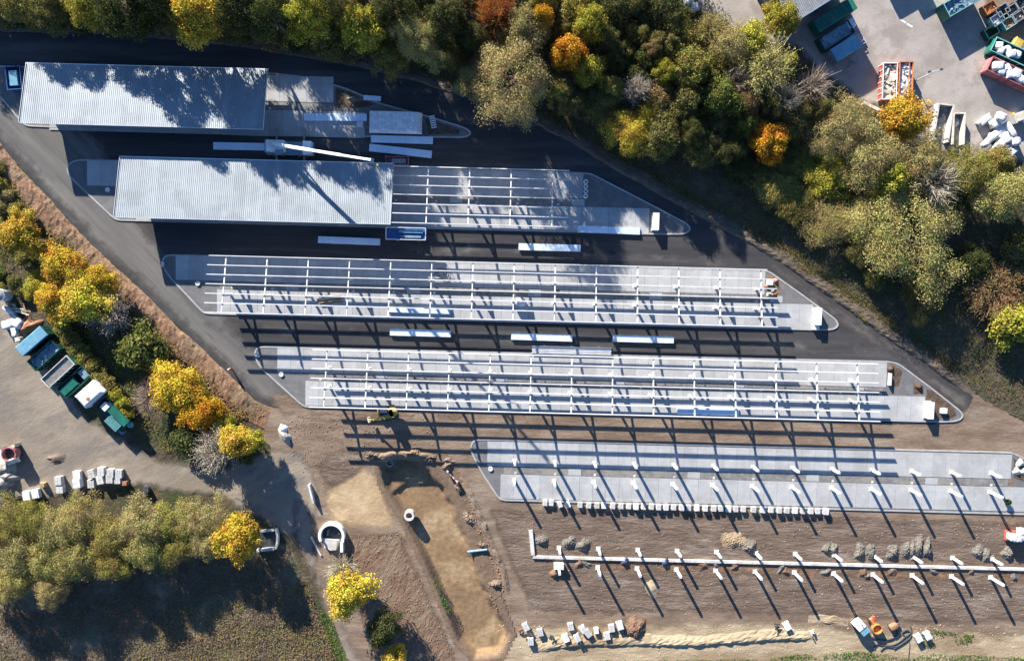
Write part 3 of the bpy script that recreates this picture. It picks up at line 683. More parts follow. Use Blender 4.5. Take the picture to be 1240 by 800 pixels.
# --- bundles of roof sheets
def bundle(u0, v0, u1, v1, wpx, label, h=.45, m='sheet', group='bundles of long white roof sheets'):
    a, b_ = G(u0,v0,h), G(u1,v1,h); mid = (a+b_)/2; dd = (b_-a).xy; ln = dd.length; t = thing('sheet_bundle', label, 'sheet bundle', (mid.x,mid.y,0), math.atan2(dd.y,dd.x), group)
    w_ = wpx*PXM
    for i in range(3): MB().box((i%2)*.04,(i%2)*.015,.18+(i+.5)*(h-.18)/3,ln-.02*i,w_,(h-.18)/3-.015).build('sheet_stack', M[m], t)
    for x in (-ln*.38,-ln*.13,ln*.13,ln*.38): MB().box(x,0,.09,.12,w_*1.15,.18).build('batten', M['timber'], t)
    return t
g0 = .21 if False else 0
bundle(368,141.5,444,142,8.5,'long pale sheet bundle on the upper island left of the white trailer')
bundle(440,118,461,119.5,5.5,'short pale sheet bundle at the upper island kerb')
bundle(449,168,524,170,8.5,'long pale sheet bundle just below the white trailer')
bundle(447,178.5,522.5,187,8.5,'slanting pale sheet bundle below the white trailer, lower of two')
bundle(258,176.5,334,178,8.5,'long pale sheet bundle on dark asphalt left of the crane')
bundle(385,290,460,293,8,'long pale sheet bundle in shade below the half roofed carport')
bundle(700,277,775,280,8,'long white sheet bundle on the second island tip')
bundle(628,298.5,703,300.5,8,'long white sheet bundle on asphalt under the half roofed carport frame')
bundle(470,375,545,378,5.5,'pale sheet bundle on pavers inside the middle carport frame')
bundle(472,402,546,404,8,'white sheet bundle in the aisle under the middle frame, leftmost of three')
bundle(619,407,693,409.5,8,'white sheet bundle in the aisle under the middle frame, middle of three')
bundle(742,409.5,816,411.5,8,'white sheet bundle in the aisle under the middle frame, rightmost of three')
bundle(820,497,895,499,8,'white sheet bundle on pavers inside the lowest carport frame')
t = thing('beam_bundle', 'bundle of long grey steel beams in the aisle above the lowest frame', 'beams', G(692,424), ANG)
for i in range(5):
    mb = MB(); y = -.55+.28*i; mb.box(0,y,.16,14.6-.2*(i%2),.2,.03); mb.box(0,y,.30,14.6-.2*(i%2),.06,.26); mb.box(0,y,.44,14.6-.2*(i%2),.2,.03); mb.build('beam', M['galv'], t)
for x in (-5,0,5): MB().box(x,0,.07,.15,1.7,.14).build('batten', M['timber'], t)
# timber pile on the middle island
t = thing('timber_pile', 'pile of weathered timber boards on pavers in the middle carport frame', 'timber', G(400,362), .12)
for i in range(9): MB().box(random.uniform(-.3,.3),-.7+.17*i,.25+.1*(i%3),4.4+random.uniform(-.5,.3),.16,.12,random.uniform(-.05,.05)).build('board', M['debris' if i > 4 else 'timber'], t)
# cables on the pavers
mb = MB(); prev = None
for i in range(60):
    a = i*.32; rr = .9+.25*math.sin(i*.7); q = Vector((rr*math.cos(a)+.02*i, rr*1.1*math.sin(a)+.9*math.sin(i*.05), .16))
    if prev is not None: mb.tube(prev, q, .05, n=5, cap=False)
    prev = q
o = mb.build('cable_coil', M['dark']); p = G(531,336); o.location = (p.x,p.y,0); tag(o, 'dark cable coil on pavers in the middle carport frame', 'cable')

# --- cabinets at the island tips
def cabinet(u, v, label, sx=1.0, sy=3.0, h=1.35):
    p = G(u,v,h); t = thing('electric_cabinet', label, 'cabinet', (p.x,p.y,0), ANG, 'white cabinets at the island tips')
    MB().box(0,0,.10+.05,sx+.25,sy+.3,.12).build('plinth', M['concrete'], t)
    b_ = MB().box(0,0,.2+(h-.25)/2,sx,sy,h-.25).build('body', M['white'], t)
    MB().box(0,0,h-.02,sx+.12,sy+.12,.06).build('lid', M['white'], t)
    for i in range(3): MB().box(-sx/2-.012,-sy/2+sy*(i+.5)/3,.75,.02,sy/3-.06,.95).build('door', M['white'], b_)
cabinet(794.5,268,'white cabinet at the right tip of the half roofed row'); cabinet(991.5,383,'white cabinet at the right tip of the middle row'); cabinet(1127.5,497,'white cabinet at the right tip of the lowest framed row')
for u,v,nm in ((1077.5,459,'thin white slab standing in the bed at the lowest framed row'),(1142.5,497,'small white box in the bed beside the lowest cabinet'),(932,342,'small white box among rubble at the middle row end'),(436,150.5,'small pale box on the upper island under the sheet bundle'),(988,396,'low white box at the foot of the middle row cabinet')):
    p = G(u,v,.4); t = thing('white_box', nm, 'box', (p.x,p.y,0), ANG); sy = 2.2 if 'slab' in nm else .9
    MB().box(0,0,.37,.35 if 'slab' in nm else 1.0,sy,.6).build('body', M['white'], t); MB().box(0,0,.69,.4 if 'slab' in nm else 1.06,sy+.06,.05).build('lid', M['steel'], t)
for i,(u,v,nm) in enumerate(((131,230,'left end of the half roofed row'),(240,343,'left end of the middle row'),(341,453,'left end of the lowest framed row'),(594,567,'left end of the paved island with posts'))):
    p = G(u,v); mb = MB(); mb.ring(0,0,.08,.3,.42,.3,18); mb.tube((0,0,.08),(0,0,.24),.3,.3,18); o = mb.build('round_footing', M['white']); o.location=(p.x,p.y,0)
    tag(o, f'round white lamp footing at the {nm}', 'footing', 'round footings at the island tips')
for i,(u,v,nm) in enumerate(((198,320,'middle row'),(312,430,'lowest framed row'))):
    p = G(u,v); t = thing('kerb_bag', f'small pale bag on the left kerb tip of the {nm}', 'bag', (p.x,p.y,.12), i); link('bag', pillow(.5,1.0,.35,i+3,M['bag']), t)
# striped pallet and bits on the upper tip
t = thing('slat_pallet', 'small white slatted pallet near the upper island tip', 'pallet', G(524.5,148)+Vector((0,0,.1)), .2)
for i in range(6): MB().box(0,-1.0+.4*i,.12,1.0,.22,.05).build('slat', M['white'], t)
for x in (-.4,.4): MB().box(x,0,.05,.1,2.2,.1).build('bearer', M['timber'], t)
o = noise_blob('gravel_heap', M['mound'], 1.6,.6,.5,33); p = G(430,120); o.location=(p.x,p.y,.1); tag(o,'thin grey heap on the dark bed of the upper island','heap')
for i,(u,v) in enumerate([(929,347),(935,352),(939,340),(931,357),(937,357)]):
    p = G(u,v); o = noise_blob('rubble_heap', M['rubble' if i%2 else 'brick_debris'], .7,.6,.45,40+i,5,10,.7); o.location=(p.x,p.y,.1); tag(o, f'small rubble heap at the middle row end, {ORD[i]} of five','rubble','rubble at the middle row end')
for i,(u,v) in enumerate([(1078,446),(1112,468),(1234,560),(1240,570),(1231,570),(1248,572)]):
    p = G(u,v); o = noise_blob('soil_clump', M['bed' if i<2 else 'debris'], .9,.8,.5,50+i,5,12,.8); o.location=(p.x,p.y,.1)
    tag(o, ['dark soil clump in the small bed of the lowest framed row','dark soil clump in the notch bed of the lowest framed row','brushwood heap at the right island end, upper','brushwood heap at the right island end, rightmost but one','brushwood heap at the right island end, left','brushwood heap at the right island end, rightmost'][i],'clump')
p = G(709,229); t = thing('wire_spool_stack', 'pale stack of coils with dark outline at the second island tip', 'coils', (p.x,p.y,.1), 0)
for i in range(4): MB().ring(0,-1.3+.85*i,0,.5,.42,.2,14).build('coil', M['white'], t)

# --- white covered trailer
p = G(479,148.5,1.3); t = thing('covered_trailer', 'large white tarpaulin covered trailer parked on the shaded upper island', 'trailer', (p.x,p.y,0), ANG)
ln, wd, h0, h1 = 9.4, 3.7, .9, 2.5
V = [(-ln/2,-wd/2,h0),(ln/2,-wd/2,h0),(ln/2,wd/2,h0),(-ln/2,wd/2,h0),(-ln/2+.3,-wd/2+.35,h1),(ln/2-.6,-wd/2+.35,h1),(ln/2-.6,wd/2-.2,h1),(-ln/2+.3,wd/2-.2,h1)]
tp = MB().hexa(V).build('tarpaulin', M['bag'], t)
for x in np.linspace(-ln/2+.5,ln/2-.9,6): MB().box(x,.07,h1+.02,.08,wd-.6,.05).build('rib', M['white'], tp)
MB().box(0,0,.75,ln,wd-.3,.3).build('bed_frame', M['dark'], t)
for x in (-1.6,-.4,2.9,3.9):
    for y in (-1,1):
        wh = MB().tube((x,y*1.15,.48),(x,y*1.5,.48),.48,n=16).build('wheel', M['black'], t); MB().tube((x,y*1.4,.48),(x,y*1.53,.48),.22,n=10).build('hub', M['grey'], wh)
# --- mobile crane
p0 = G(352,180,1.0); t = thing('mobile_crane', 'mobile crane with long white raised boom reaching over the half roofed carport', 'crane', (p0.x,p0.y,0), ANG)
MB().box(0,0,1.0,8.4,2.35,.45).build('carrier', M['blue_grey'], t)
MB().box(3.3,0,1.75,1.5,2.3,1.2).build('driver_cab', M['white'], t)
MB().box(-2.4,.2,1.75,3.2,2.0,1.1).build('superstructure', M['white'], t); MB().box(-3.9,.2,1.7,.7,2.3,.9).build('counterweight', M['grey'], t)
MB().box(-1.6,-.85,1.9,1.4,.75,1.1).build('operator_cab', M['blue_grey'], t)
for x in (-3,-1.6,1.4,2.9):
    for y in (-1,1):
        wh = MB().tube((x,y*.85,.55),(x,y*1.22,.55),.55,n=16).build('wheel', M['black'], t); MB().tube((x,y*1.1,.55),(x,y*1.25,.55),.25,n=10).build('hub', M['grey'], wh)
for x in (-2.6,2.35):
    q = MB().box(x,0,.75,.28,7.2,.24).build('outrigger', M['grey'], t)
    for y in (-3.5,3.5): MB().box(x,y,.35,.22,.22,.7).build('outrigger_leg', M['grey'], q); 
    for y in (-3.5,3.5): MB().box(x,y,.05,.6,.6,.06).build('foot_plate', M['dark'], q)
mi = (Matrix.Translation(t.location) @ Matrix.Rotation(ANG,4,'Z')).inverted()
B0 = mi @ G(331,174.5,2.6); B1 = mi @ G(451,194,20.0)
for i,(f0,f1,ww) in enumerate(((0,.42,.52),(.30,.72,.42),(.62,1.0,.33))):
    MB().bar(B0.lerp(B1,f0),B0.lerp(B1,f1),ww,ww).build('boom_section', M['white'], t)
MB().bar(B0.lerp(B1,.985)+Vector((0,0,-.4)),B0.lerp(B1,1.0)+Vector((0,0,.1)),.5,.5).build('boom_head', M['grey'], t)
MB().tube(Vector((-.6,.2,1.9)),B0.lerp(B1,.28),.16,.13).build('lift_ram', M['grey'], t)
q = B1+Vector((0,0,-.3)); MB().tube(q,q+Vector((0,0,-3.5)),.03,n=5).build('hoist_rope', M['dark'], t); MB().box(q.x,q.y,q.z-3.7,.3,.3,.5).build('hook_block', M['yellow'], t)
# --- scissor lift
p = G(491.5,283,3.2); t = thing('scissor_lift', 'blue scissor lift with a railed platform beside the half roof', 'scissor lift', (p.x,p.y,0), ANG)
MB().box(0,0,.65,5.6,1.9,.4).build('chassis', M['blue'], t)
for x in (-1.9,1.9):
    for y in (-1,1):
        wh = MB().tube((x,y*.75,.42),(x,y*1.12,.42),.42,n=16).build('wheel', M['black'], t); MB().tube((x,y*1.0,.42),(x,y*1.14,.42),.2,n=10).build('hub', M['white'], wh)
for y in (-.7,.7):
    for i in range(2):
        z0 = .9+.75*i; mb = MB(); mb.bar((-2,y,z0),(2,y,z0+.72),.1,.16); mb.bar((2,y*.88,z0),(-2,y*.88,z0+.72),.1,.16); mb.build('scissor_arm', M['grey'], t)
MB().box(0,0,2.5,7.0,2.1,.14).build('platform', M['blue'], t)
rl = MB()
for z in (3.05,3.6):
    for y in (-1.05,1.05): rl.tube((-3.5,y,z),(3.5,y,z),.04,n=6)
    for x in (-3.5,3.5): rl.tube((x,-1.05,z),(x,1.05,z),.04,n=6)
for x in np.linspace(-3.5,3.5,6):
    for y in (-1.05,1.05): rl.tube((x,y,2.55),(x,y,3.6),.035,n=6)
rl.build('railing', M['white'], t)
MB().box(.8,.45,2.75,4.2,.5,.3).build('deck_tray', M['sky_blue'], t); MB().box(.8,-.45,2.68,3.6,.4,.2).build('deck_tray', M['blue_grey'], t)
# red crate by the carport and blue skip at the far left
def open_box(root, ln, wd, h, m, wall=.08, z0=.15, ribs=6, ribm=None, inner=None):
    mb = MB(); mb.box(0,0,z0+.04,ln,wd,.08)
    b_ = mb.build('floor_plate', M[m], root)
    for y in (-1,1):
        sd = MB().box(0,y*(wd/2-wall/2),z0+h/2+.01,ln,wall,h-.1).build('side_wall', M[m], root)
        rb = MB().box(0,0,0,.10,.10,h-.1).mesh('side_rib', M[ribm or m])
        for x in np.linspace(-ln/2+.15,ln/2-.15,ribs): link('side_rib', rb, sd, (x,y*(wd/2+.05),z0+h/2))
    for x in (-1,1): MB().box(x*(ln/2-wall/2),0,z0+h/2+.01,wall,wd-2*wall-.01,h-.1).build('end_wall', M[m], root)
    rim = MB()
    for y in (-1,1): rim.box(0,y*(wd/2-.02),z0+h,ln+.1,.13,.1)
    for x in (-1,1): rim.box(x*(ln/2-.02),0,z0+h,.13,wd-.17,.1)
    rim.build('rim', M[ribm or m], root)
    sk = MB()
    for y in (-.5,.5): sk.box(0,y*wd*.5,z0/2,ln*.9,.14,z0)
    sk.build('skid', M['dark'], root)
p = G(481,195,.6); t = thing('red_crate', 'small red crate on asphalt above the half roofed carport frame', 'crate', (p.x,p.y,0), ANG); open_box(t,4.1,1.5,.8,'pink_red',ribs=4)
MB().box(.3,0,.5,2.6,.9,.35).build('load', M['grey'], t)
p = G(18,95,1.2); t = thing('blue_skip', 'blue ribbed skip at the far left end of the upper island', 'skip', (p.x,p.y,0), R(-86)); open_box(t,4.0,2.6,1.4,'blue',ribs=7,ribm='blue'); MB().box(0,-.1,1.25,2.6,1.4,.5).build('load', M['sky_blue'], t)
# bulk bag on the middle island
p = G(630.5,366,1); o = link('bulk_bag', pillow(1.7,1.4,1.5,77,M['bag'],'bulk_bag'), None, (p.x,p.y,.1)); tag(o,'white bulk bag on pavers inside the middle carport frame','bag')
# --- excavator
p = G(468,500,1.2); t = thing('mini_excavator', 'yellow mini excavator tucked under the lowest carport frame edge', 'excavator', (p.x,p.y,0), R(15))
for y in (-1,1):
    tr = MB(); tr.box(0,y*.85,.38,2.5,.45,.5); tr.tube((-1.25,y*1.07,.38),(-1.25,y*.63,.38),.33,n=12); tr.tube((1.25,y*1.07,.38),(1.25,y*.63,.38),.33,n=12); tr.build('track', M['black'], t)
MB().box(0,0,.75,1.6,1.2,.3).build('undercarriage', M['dark'], t)
hs = MB(); hs.box(.35,-.1,1.35,1.9,1.7,.9); hs.tube((1.25,-.1,.9),(1.25,-.1,1.8),.82,.78,14); hs.build('engine_house', M['yellow'], t)
MB().box(-.1,.45,1.9,1.2,.95,1.6).build('cab', M['navy'], t); MB().box(-.1,.45,2.72,1.25,1.0,.07).build('cab_roof', M['navy'], t)
MB().bar((-.5,-.45,1.4),(-1.9,-.4,2.9),.28,.34).build('boom', M['yellow'], t); MB().bar((-1.85,-.4,2.95),(-3.3,-.35,1.5),.22,.28).build('arm', M['yellow'], t)
bk = MB(); bk.hexa([(-3.7,-.8,.9),(-3.1,-.8,.8),(-3.1,.1,.8),(-3.7,.1,.9),(-3.6,-.8,1.6),(-3.2,-.8,1.6),(-3.2,.1,1.6),(-3.6,.1,1.6)]); bk.build('bucket', M['debris'], t)
MB().box(-1.6,0,.4,.12,1.9,.45).build('dozer_blade', M['yellow'], t)
# --- barriers, pipes, rings
p = G(548.5,576); t = thing('safety_barrier', 'red and white safety barrier leaning at the pit edge', 'barrier', (p.x,p.y,0), R(-48))
for z in (.5,.95):
    for i in range(8): MB().box(-1.4+.4*i,0,z,.4-.004,.06,.2).build('stripe', M['red' if i%2 else 'white'], t)
for x in (-1.3,1.3): MB().box(x,0,.5,.08,.5,1.0).build('stand', M['grey'], t)
p = G(494.5,626,1.0); z_ = 0; t = thing('concrete_ring', 'upright white concrete pipe ring beside the sandy pit', 'pipe', (p.x,p.y,-1.0)); MB().ring(0,0,0,1.25,.95,.6,28).build('pipe_wall', M['concrete'], t); MB().tube((0,0,.3),(0,0,.35),.6,n=20).build('silt', M['sand'], t)
p = G(470,563); t = thing('manhole_ring', 'grey manhole ring down in the dark hole by the spoil ridge', 'manhole', (p.x,p.y,-2.05)); MB().ring(0,0,0,.7,.7,.5,22).build('ring_wall', M['concrete'], t); MB().box(.3,.1,.75,.7,.25,.06).build('lid_bar', M['grey'], t)
p = G(403,646); t = thing('concrete_chamber', 'round white concrete manhole chamber with open dark inside, beside the path', 'manhole', (p.x,p.y,0), R(-8))
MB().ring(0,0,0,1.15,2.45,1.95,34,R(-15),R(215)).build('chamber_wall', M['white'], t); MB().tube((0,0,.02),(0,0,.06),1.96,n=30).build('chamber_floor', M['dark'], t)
MB().box(2.15,-1.9,.55,.5,1.8,1.1,R(8)).build('side_wall', M['white'], t); MB().hexa([(-1.2,-2.9,.0),(1.1,-2.9,.0),(1.6,-.9,.0),(-1.9,-.9,.0),(.2,-2.9,.7),(1.1,-2.7,.7),(1.2,-.8,.7),(-1.7,-.8,.7)]).build('ramp_block', M['concrete'], t)
MB().box(-.9,.1,.12,.3,1.2,.1).build('step_iron', M['grey'], t); MB().tube((1.2,.3,.1),(1.2,.3,.3),.2,n=10).build('inlet', M['grey'], t)
p = G(327,652); t = thing('culvert_headwall', 'grey concrete culvert with curved head wall in the tree shadow', 'culvert', (p.x,p.y,0), R(-3))
MB().ring(-3.6,.2,0,.8,5.4,5.0,16,R(-20),R(22)).build('head_wall', M['concrete'], t); MB().box(-.6,-1.9,.35,3.2,.5,.7,R(8)).build('wing_wall', M['concrete'], t); MB().box(-.4,1.7,.3,2.6,.35,.6,R(6)).build('wing_wall', M['concrete'], t); MB().box(-.5,-.2,.02,2.8,3.0,.04).build('channel_floor', M['dark'], t)
for (a,b_,nm,hh,ww) in (((375.5,585),(381,607),'tall white concrete slab edge standing by the sand patch',1.0,.35),((376.5,649),(389,672),'thin white kerb piece lying along the path',.2,.3)):
    q0, q1 = G(*a), G(*b_); mb = MB(); mb.bar((q0.x,q0.y,hh/2),(q1.x,q1.y,hh/2),ww,hh); o = mb.build('concrete_slab', M['concrete']); tag(o, nm, 'slab')
o = noise_blob('rubble_heap', M['rubble'], 1.1,1.9,.8,61,8,16,.7); p = G(346,528); o.location=(p.x,p.y,0); o.rotation_euler=(0,0,.5); tag(o,'pale rubble heap at the lower corner of the left road','rubble')
o = noise_blob('rubble_heap', M['white'], .9,1.0,.6,64,6,12,.7); p = G(343,519); o.location=(p.x,p.y,0); tag(o,'white rubble lump at the lower corner of the left road','rubble')
q0, q1 = G(566,668,.3), G(590,665,.3); mb = MB(); mb.tube((q0.x,q0.y,.2),(q1.x,q1.y,.3),.22,n=12,cap=False); mb.tube((q0.x,q0.y,.2),(q1.x,q1.y,.3),.17,n=12,cap=False); o = mb.build('drain_pipe', M['blue_grey']); tag(o,'blue grey pipe poking from the right pit bank','pipe')
# --- lower right machines
p = G(1043,759,1); t = thing('generator', 'white box generator with blue end on the sand by the hoses', 'generator', (p.x,p.y,0), R(-48))
MB().box(-.75,0,.95,1.5,1.7,1.5).build('housing', M['white'], t); MB().box(.65,0,.9,1.25,1.65,1.4).build('tank', M['sky_blue'], t); MB().box(0,0,.1,3.0,1.7,.16).build('skid', M['dark'], t); MB().tube((-.9,.4,1.7),(-.9,.4,2.0),.08).build('exhaust', M['dark'], t)
p = G(1061,760,.6); t = thing('orange_mixer', 'orange open hopper machine between the generator and hoses', 'machine', (p.x,p.y,0), R(-60))
mb = MB(); mb.ring(0,0,.45,1.15,.95,.8,20); mb.tube((0,0,.3),(0,0,.5),.85,.9,20); mb.build('hopper', M['orange'], t); MB().box(-1.5,.1,.5,1.2,.8,.7).build('motor', M['orange'], t); MB().box(-1.0,0,.15,2.6,.9,.14).build('frame', M['dark'], t); MB().box(-2.0,.5,.7,.7,.5,.5).build('grab', M['red'], t)
for y in (-.55,.55): MB().tube((-1.5,y-.1,.3),(-1.5,y+.1,.3),.3,n=14).build('wheel', M['black'], t)
p = G(1082,758,.5); t = thing('pump', 'tan pump housing at the end of the black hoses', 'pump', (p.x,p.y,0), .4); link('housing', pillow(1.6,1.1,1.0,9.4,M['brick_debris'],'housing'), t); MB().tube((.5,0,.5),(1.2,.2,.5),.18).build('outlet', M['dark'], t); MB().box(0,0,.05,1.7,1.1,.1).build('base', M['dark'], t)
def hose(pts, r, label):
    P = [G(u,v) for u,v in pts]; mb = MB(); Q = []
    for i in range(len(P)-1):
        a, b_, c, d_ = P[max(i-1,0)], P[i], P[i+1], P[min(i+2,len(P)-1)]
        for j in range(6):
            s_ = j/6; Q.append(.5*((2*b_)+(c-a)*s_+(2*a-5*b_+4*c-d_)*s_*s_+(3*b_-a-3*c+d_)*s_**3)+Vector((0,0,r+.01)))
    for i in range(len(Q)-1): mb.tube(Q[i],Q[i+1],r,n=6,cap=False)
    tag(mb.build('hose', M['dark'], None, True), label, 'hose')
hose([(1056,771),(1068,774),(1080,772),(1086,766),(1084,760)],.13,'thick black hose running from the pump to the generator')
hose([(1058,785),(1062,779),(1072,781),(1084,779),(1096,770),(1103,764),(1102,757)],.11,'black hose with a bend at its left end, crossing the others')
hose([(1066,787),(1072,782),(1085,782),(1098,773),(1092,766),(1098,762),(1103,768),(1096,776),(1080,786)],.11,'black hose looped near its right end on the sand')
hose([(1096,774),(1101,777),(1101,786),(1100,800),(1104,830)],.06,'thin black hose running down out of the sand to the grass')
p = G(1232,650,1.2); t = thing('bulk_bags_on_pallet', 'white bulk bags on a red rimmed crate at the right edge', 'bags', (p.x,p.y,0), 0)
MB().box(0,0,.25,3.2,1.8,.5).build('crate', M['red'], t)
for i,(x,y) in enumerate(((-1.0,0),(.05,-.15),(1.05,.1),(.7,1.0))): link('bag', pillow(1.2,1.4,1.5,80+i,M['bag']), t, (x,y,.5))
for i,(u,v,nm) in enumerate(((939.5,757,'dark scrap metal on the sand left of a white pallet'),(984,764,'narrow pale board stack on the sand ledge'),(667,772,'dark wire crate among the scattered white pallets'),(630.5,764,'brown scrap by the leftmost scattered pallet'))):
    p = G(u,v,.4); t = thing('scrap', nm, 'scrap', (p.x,p.y,0), .3+i)
    for j in range(5): MB().box(random.uniform(-.3,.3),random.uniform(-.5,.5),.25+.12*j,random.uniform(.3,1.2),.25,.14,random.uniform(-1,1)).build('piece', M[('dark','debris','dark','brick_debris')[i]], t)
p = G(1219,607,.3); t = thing('potted_shrub', 'small dark green shrub by the rightmost lower post on the pavers', 'plant', (p.x,p.y,.13)); t.scale=(.9,.9,.9)
POTTED = t

# --- person on the road
def person(u, v, label, rz, top, trouser):
    p = G(u,v); J = [(0,0,.95),(0,0,1.2),(0,0,1.42),(0,0,1.52),(0,.02,1.62),(0,.02,1.74), (.19,0,1.40),(.27,.02,1.12),(.28,.12,.88), (-.19,0,1.40),(-.27,.02,1.12),(-.26,.14,.9), (.1,0,.9),(.11,.03,.5),(.11,-.02,.08),(.11,.14,.04), (-.1,0,.9),(-.11,-.02,.5),(-.12,-.1,.08),(-.12,.06,.04)]
    E = [(0,1),(1,2),(2,3),(3,4),(4,5),(2,6),(6,7),(7,8),(2,9),(9,10),(10,11),(0,12),(12,13),(13,14),(14,15),(0,16),(16,17),(17,18),(18,19)]
    rr = [.15,.15,.15,.06,.095,.075,.075,.055,.045,.075,.055,.045,.10,.07,.05,.045,.10,.07,.05,.045]
    me = bpy.data.meshes.new('person'); me.from_pydata(J,E,[]); o = link('person', me, None, (p.x,p.y,.03), rz)
    o.modifiers.new('skin','SKIN')
    for i, s_ in enumerate(me.skin_vertices[0].data): s_.radius = (rr[i],rr[i]); s_.use_root = (i == 0)
    o.modifiers.new('sub','SUBSURF').levels = 1; me.materials.append(M[top])
    MB().tube((0,.02,1.68),(0,.02,1.83),.15,.07,14).build('helmet', M['helmet'], o); vb = MB(); vb.tube((0,0,.93),(0,0,1.45),.24,.21,12); vb.build('vest', M['hivis'], o)
    return tag(o, label, 'person')
person(281,446,'person in an orange vest standing on the left road',R(-40),'navy','navy')

# ================================================================== YARDS
def skip(u, v, ln, wd, h, ang, m, name, label, hz=None, group=None, ribm=None, ribs=7, wall=.08):
    p = G(u, v, hz if hz is not None else h*.9); t = thing(name, label, 'container', (p.x,p.y,0), R(ang), group); open_box(t, ln, wd, h, m, wall=wall, ribs=ribs, ribm=ribm); return t
def closed(u, v, ln, wd, h, ang, m, name, label, roofm=None, group=None, lidribs=8, bulge=.0):
    p = G(u, v, h); t = thing(name, label, 'container', (p.x,p.y,0), R(ang), group)
    bd = MB().box(0,0,.15+(h-.2)/2,ln,wd,h-.2).build('body', M[m], t)
    rb = MB().box(0,0,0,.14,.06,h-.4).mesh('side_rib', M[m])
    for x in np.linspace(-ln/2+.2,ln/2-.2,max(4,int(ln/.6))):
        for y in (-1,1): link('side_rib', rb, bd, (x,y*(wd/2+.03),.15+(h-.2)/2))
    lid = MB().hexa([(-ln/2-.03,-wd/2-.03,h-.05),(ln/2+.03,-wd/2-.03,h-.05),(ln/2+.03,wd/2+.03,h-.05),(-ln/2-.03,wd/2+.03,h-.05),(-ln/2+.05+bulge,-wd/2+.1+bulge,h+.06+bulge*.9),(ln/2-.05-bulge,-wd/2+.1+bulge,h+.06+bulge*.9),(ln/2-.05-bulge,wd/2-.1-bulge,h+.06+bulge*.9),(-ln/2+.05+bulge,wd/2-.1-bulge,h+.06+bulge*.9)]).build('lid', M[roofm or m], t)
    if lidribs and bulge == 0:
        rr = MB().box(0,0,0,.1,wd-.3,.04).mesh('lid_rib', M[roofm or m])
        for x in np.linspace(-ln/2+.3,ln/2-.3,lidribs): link('lid_rib', rr, lid, (x,0,h+.075))
    sk = MB()
    for y in (-.5,.5): sk.box(0,y*wd*.5,.075,ln*.9,.14,.15)
    sk.build('skid', M['dark'], t)
    for y in (-.3,.3): MB().box(ln/2+.03,y*wd*.8,h*.5,.05,wd*.42,h-.5).build('end_door', M[m], bd)
    return t
def at_local(t, x, y, z): q = Matrix.Rotation(t.rotation_euler.z,4,'Z') @ Vector((x,y,z)); return t.location + q
def fill(t, ln, wd, z, m, name, label, n_=40, size=.8, cat='debris'):
    """loose pieces lying in a container: one uncountable mass"""
    mb = MB()
    for i in range(n_):
        x, y = random.uniform(-ln/2,ln/2), random.uniform(-wd/2,wd/2); s_ = size*random.uniform(.4,1.1); a = random.uniform(0,3.1)
        p0 = Vector((x-math.cos(a)*s_*.5, y-math.sin(a)*s_*.5, z+random.uniform(-.2,.2))); p1 = Vector((x+math.cos(a)*s_*.5, y+math.sin(a)*s_*.5, z+random.uniform(-.2,.25)))
        mb.bar(p0, p1, s_*random.uniform(.2,.6), .06+.1*random.random())
    mb.box(0,0,z-.2,ln,wd,.25)
    o = mb.build(name, M[m]); o.location = t.location; o.rotation_euler = t.rotation_euler; o['kind'] = 'stuff'; o['label'] = label; o['category'] = cat
def bags(t, spots, where, sz=1.2):
    for i, (x,y,s_) in enumerate(spots):
        p = at_local(t,x,y,0); o = link('rubbish_bag', pillow(1.3*s_,1.1*s_,.9*s_,i*2.3+t.location.x,M['bag'],'rubbish_bag'), None, (p.x,p.y,sz+.1*(i%2)), i*1.1)
        tag(o, f'white rubbish bag in the {where}, {ORD[i]} from its left end', 'bag', f'bags in the {where}')
# hall, top right
A, B_ = G(944,40).xy, G(1014,-4).xy; dv = (B_-A).normalized(); nv = Vector((-dv.y,dv.x)); ha = math.atan2(dv.y,dv.x); hl = (B_-A).length+0.0; hd = 16.0; hh = 5.6
mid = (A+B_)/2+nv*hd/2; t = thing('hall', 'grey metal hall roof at the top edge beside the green containers', 'building', (mid.x,mid.y,0), ha)
for y in (-1,1): MB().box(0,y*(hd/2-.1),hh/2,hl,.2,hh).build('wall', M['grey'], t)
for x in (-1,1): MB().box(x*(hl/2-.1),0,hh/2,.2,hd-.42,hh).build('wall', M['grey'], t)
gate = MB().box(1.5,-hd/2-.03,2.0,3.6,.08,4.0).build('gate', M['blue_grey'], t); 
for x in (-.9,0,.9): MB().box(1.5+x,-hd/2-.09,2.0,.06,.05,3.9).build('gate_bar', M['galv'], gate)
nn = int(hl/1.0)+1; wd_ = (hl+.6)/nn; V=[];F=[]
for q in range(3):
    for x,z in ((0,0),(.16,0),(.2,.07),(.29,.07)): V += [(q*wd_/3+x*wd_,-hd/2-.4,hh+.05+z),(q*wd_/3+x*wd_,hd/2+.4,hh+.6+z)]
V += [(wd_,-hd/2-.4,hh+.05),(wd_,hd/2+.4,hh+.6)]
for i in range(12): F.append((2*i,2*i+2,2*i+3,2*i+1))
hp = MB().add(V,F).mesh('roof_panel', M['grey'])
for i in range(nn): link('roof_panel', hp, t, (-hl/2-.3+i*wd_,0,0))
MB().box(0,-hd/2-.45,hh-.05,hl+.7,.14,.5).build('eaves_fascia', M['blue_grey'], t)
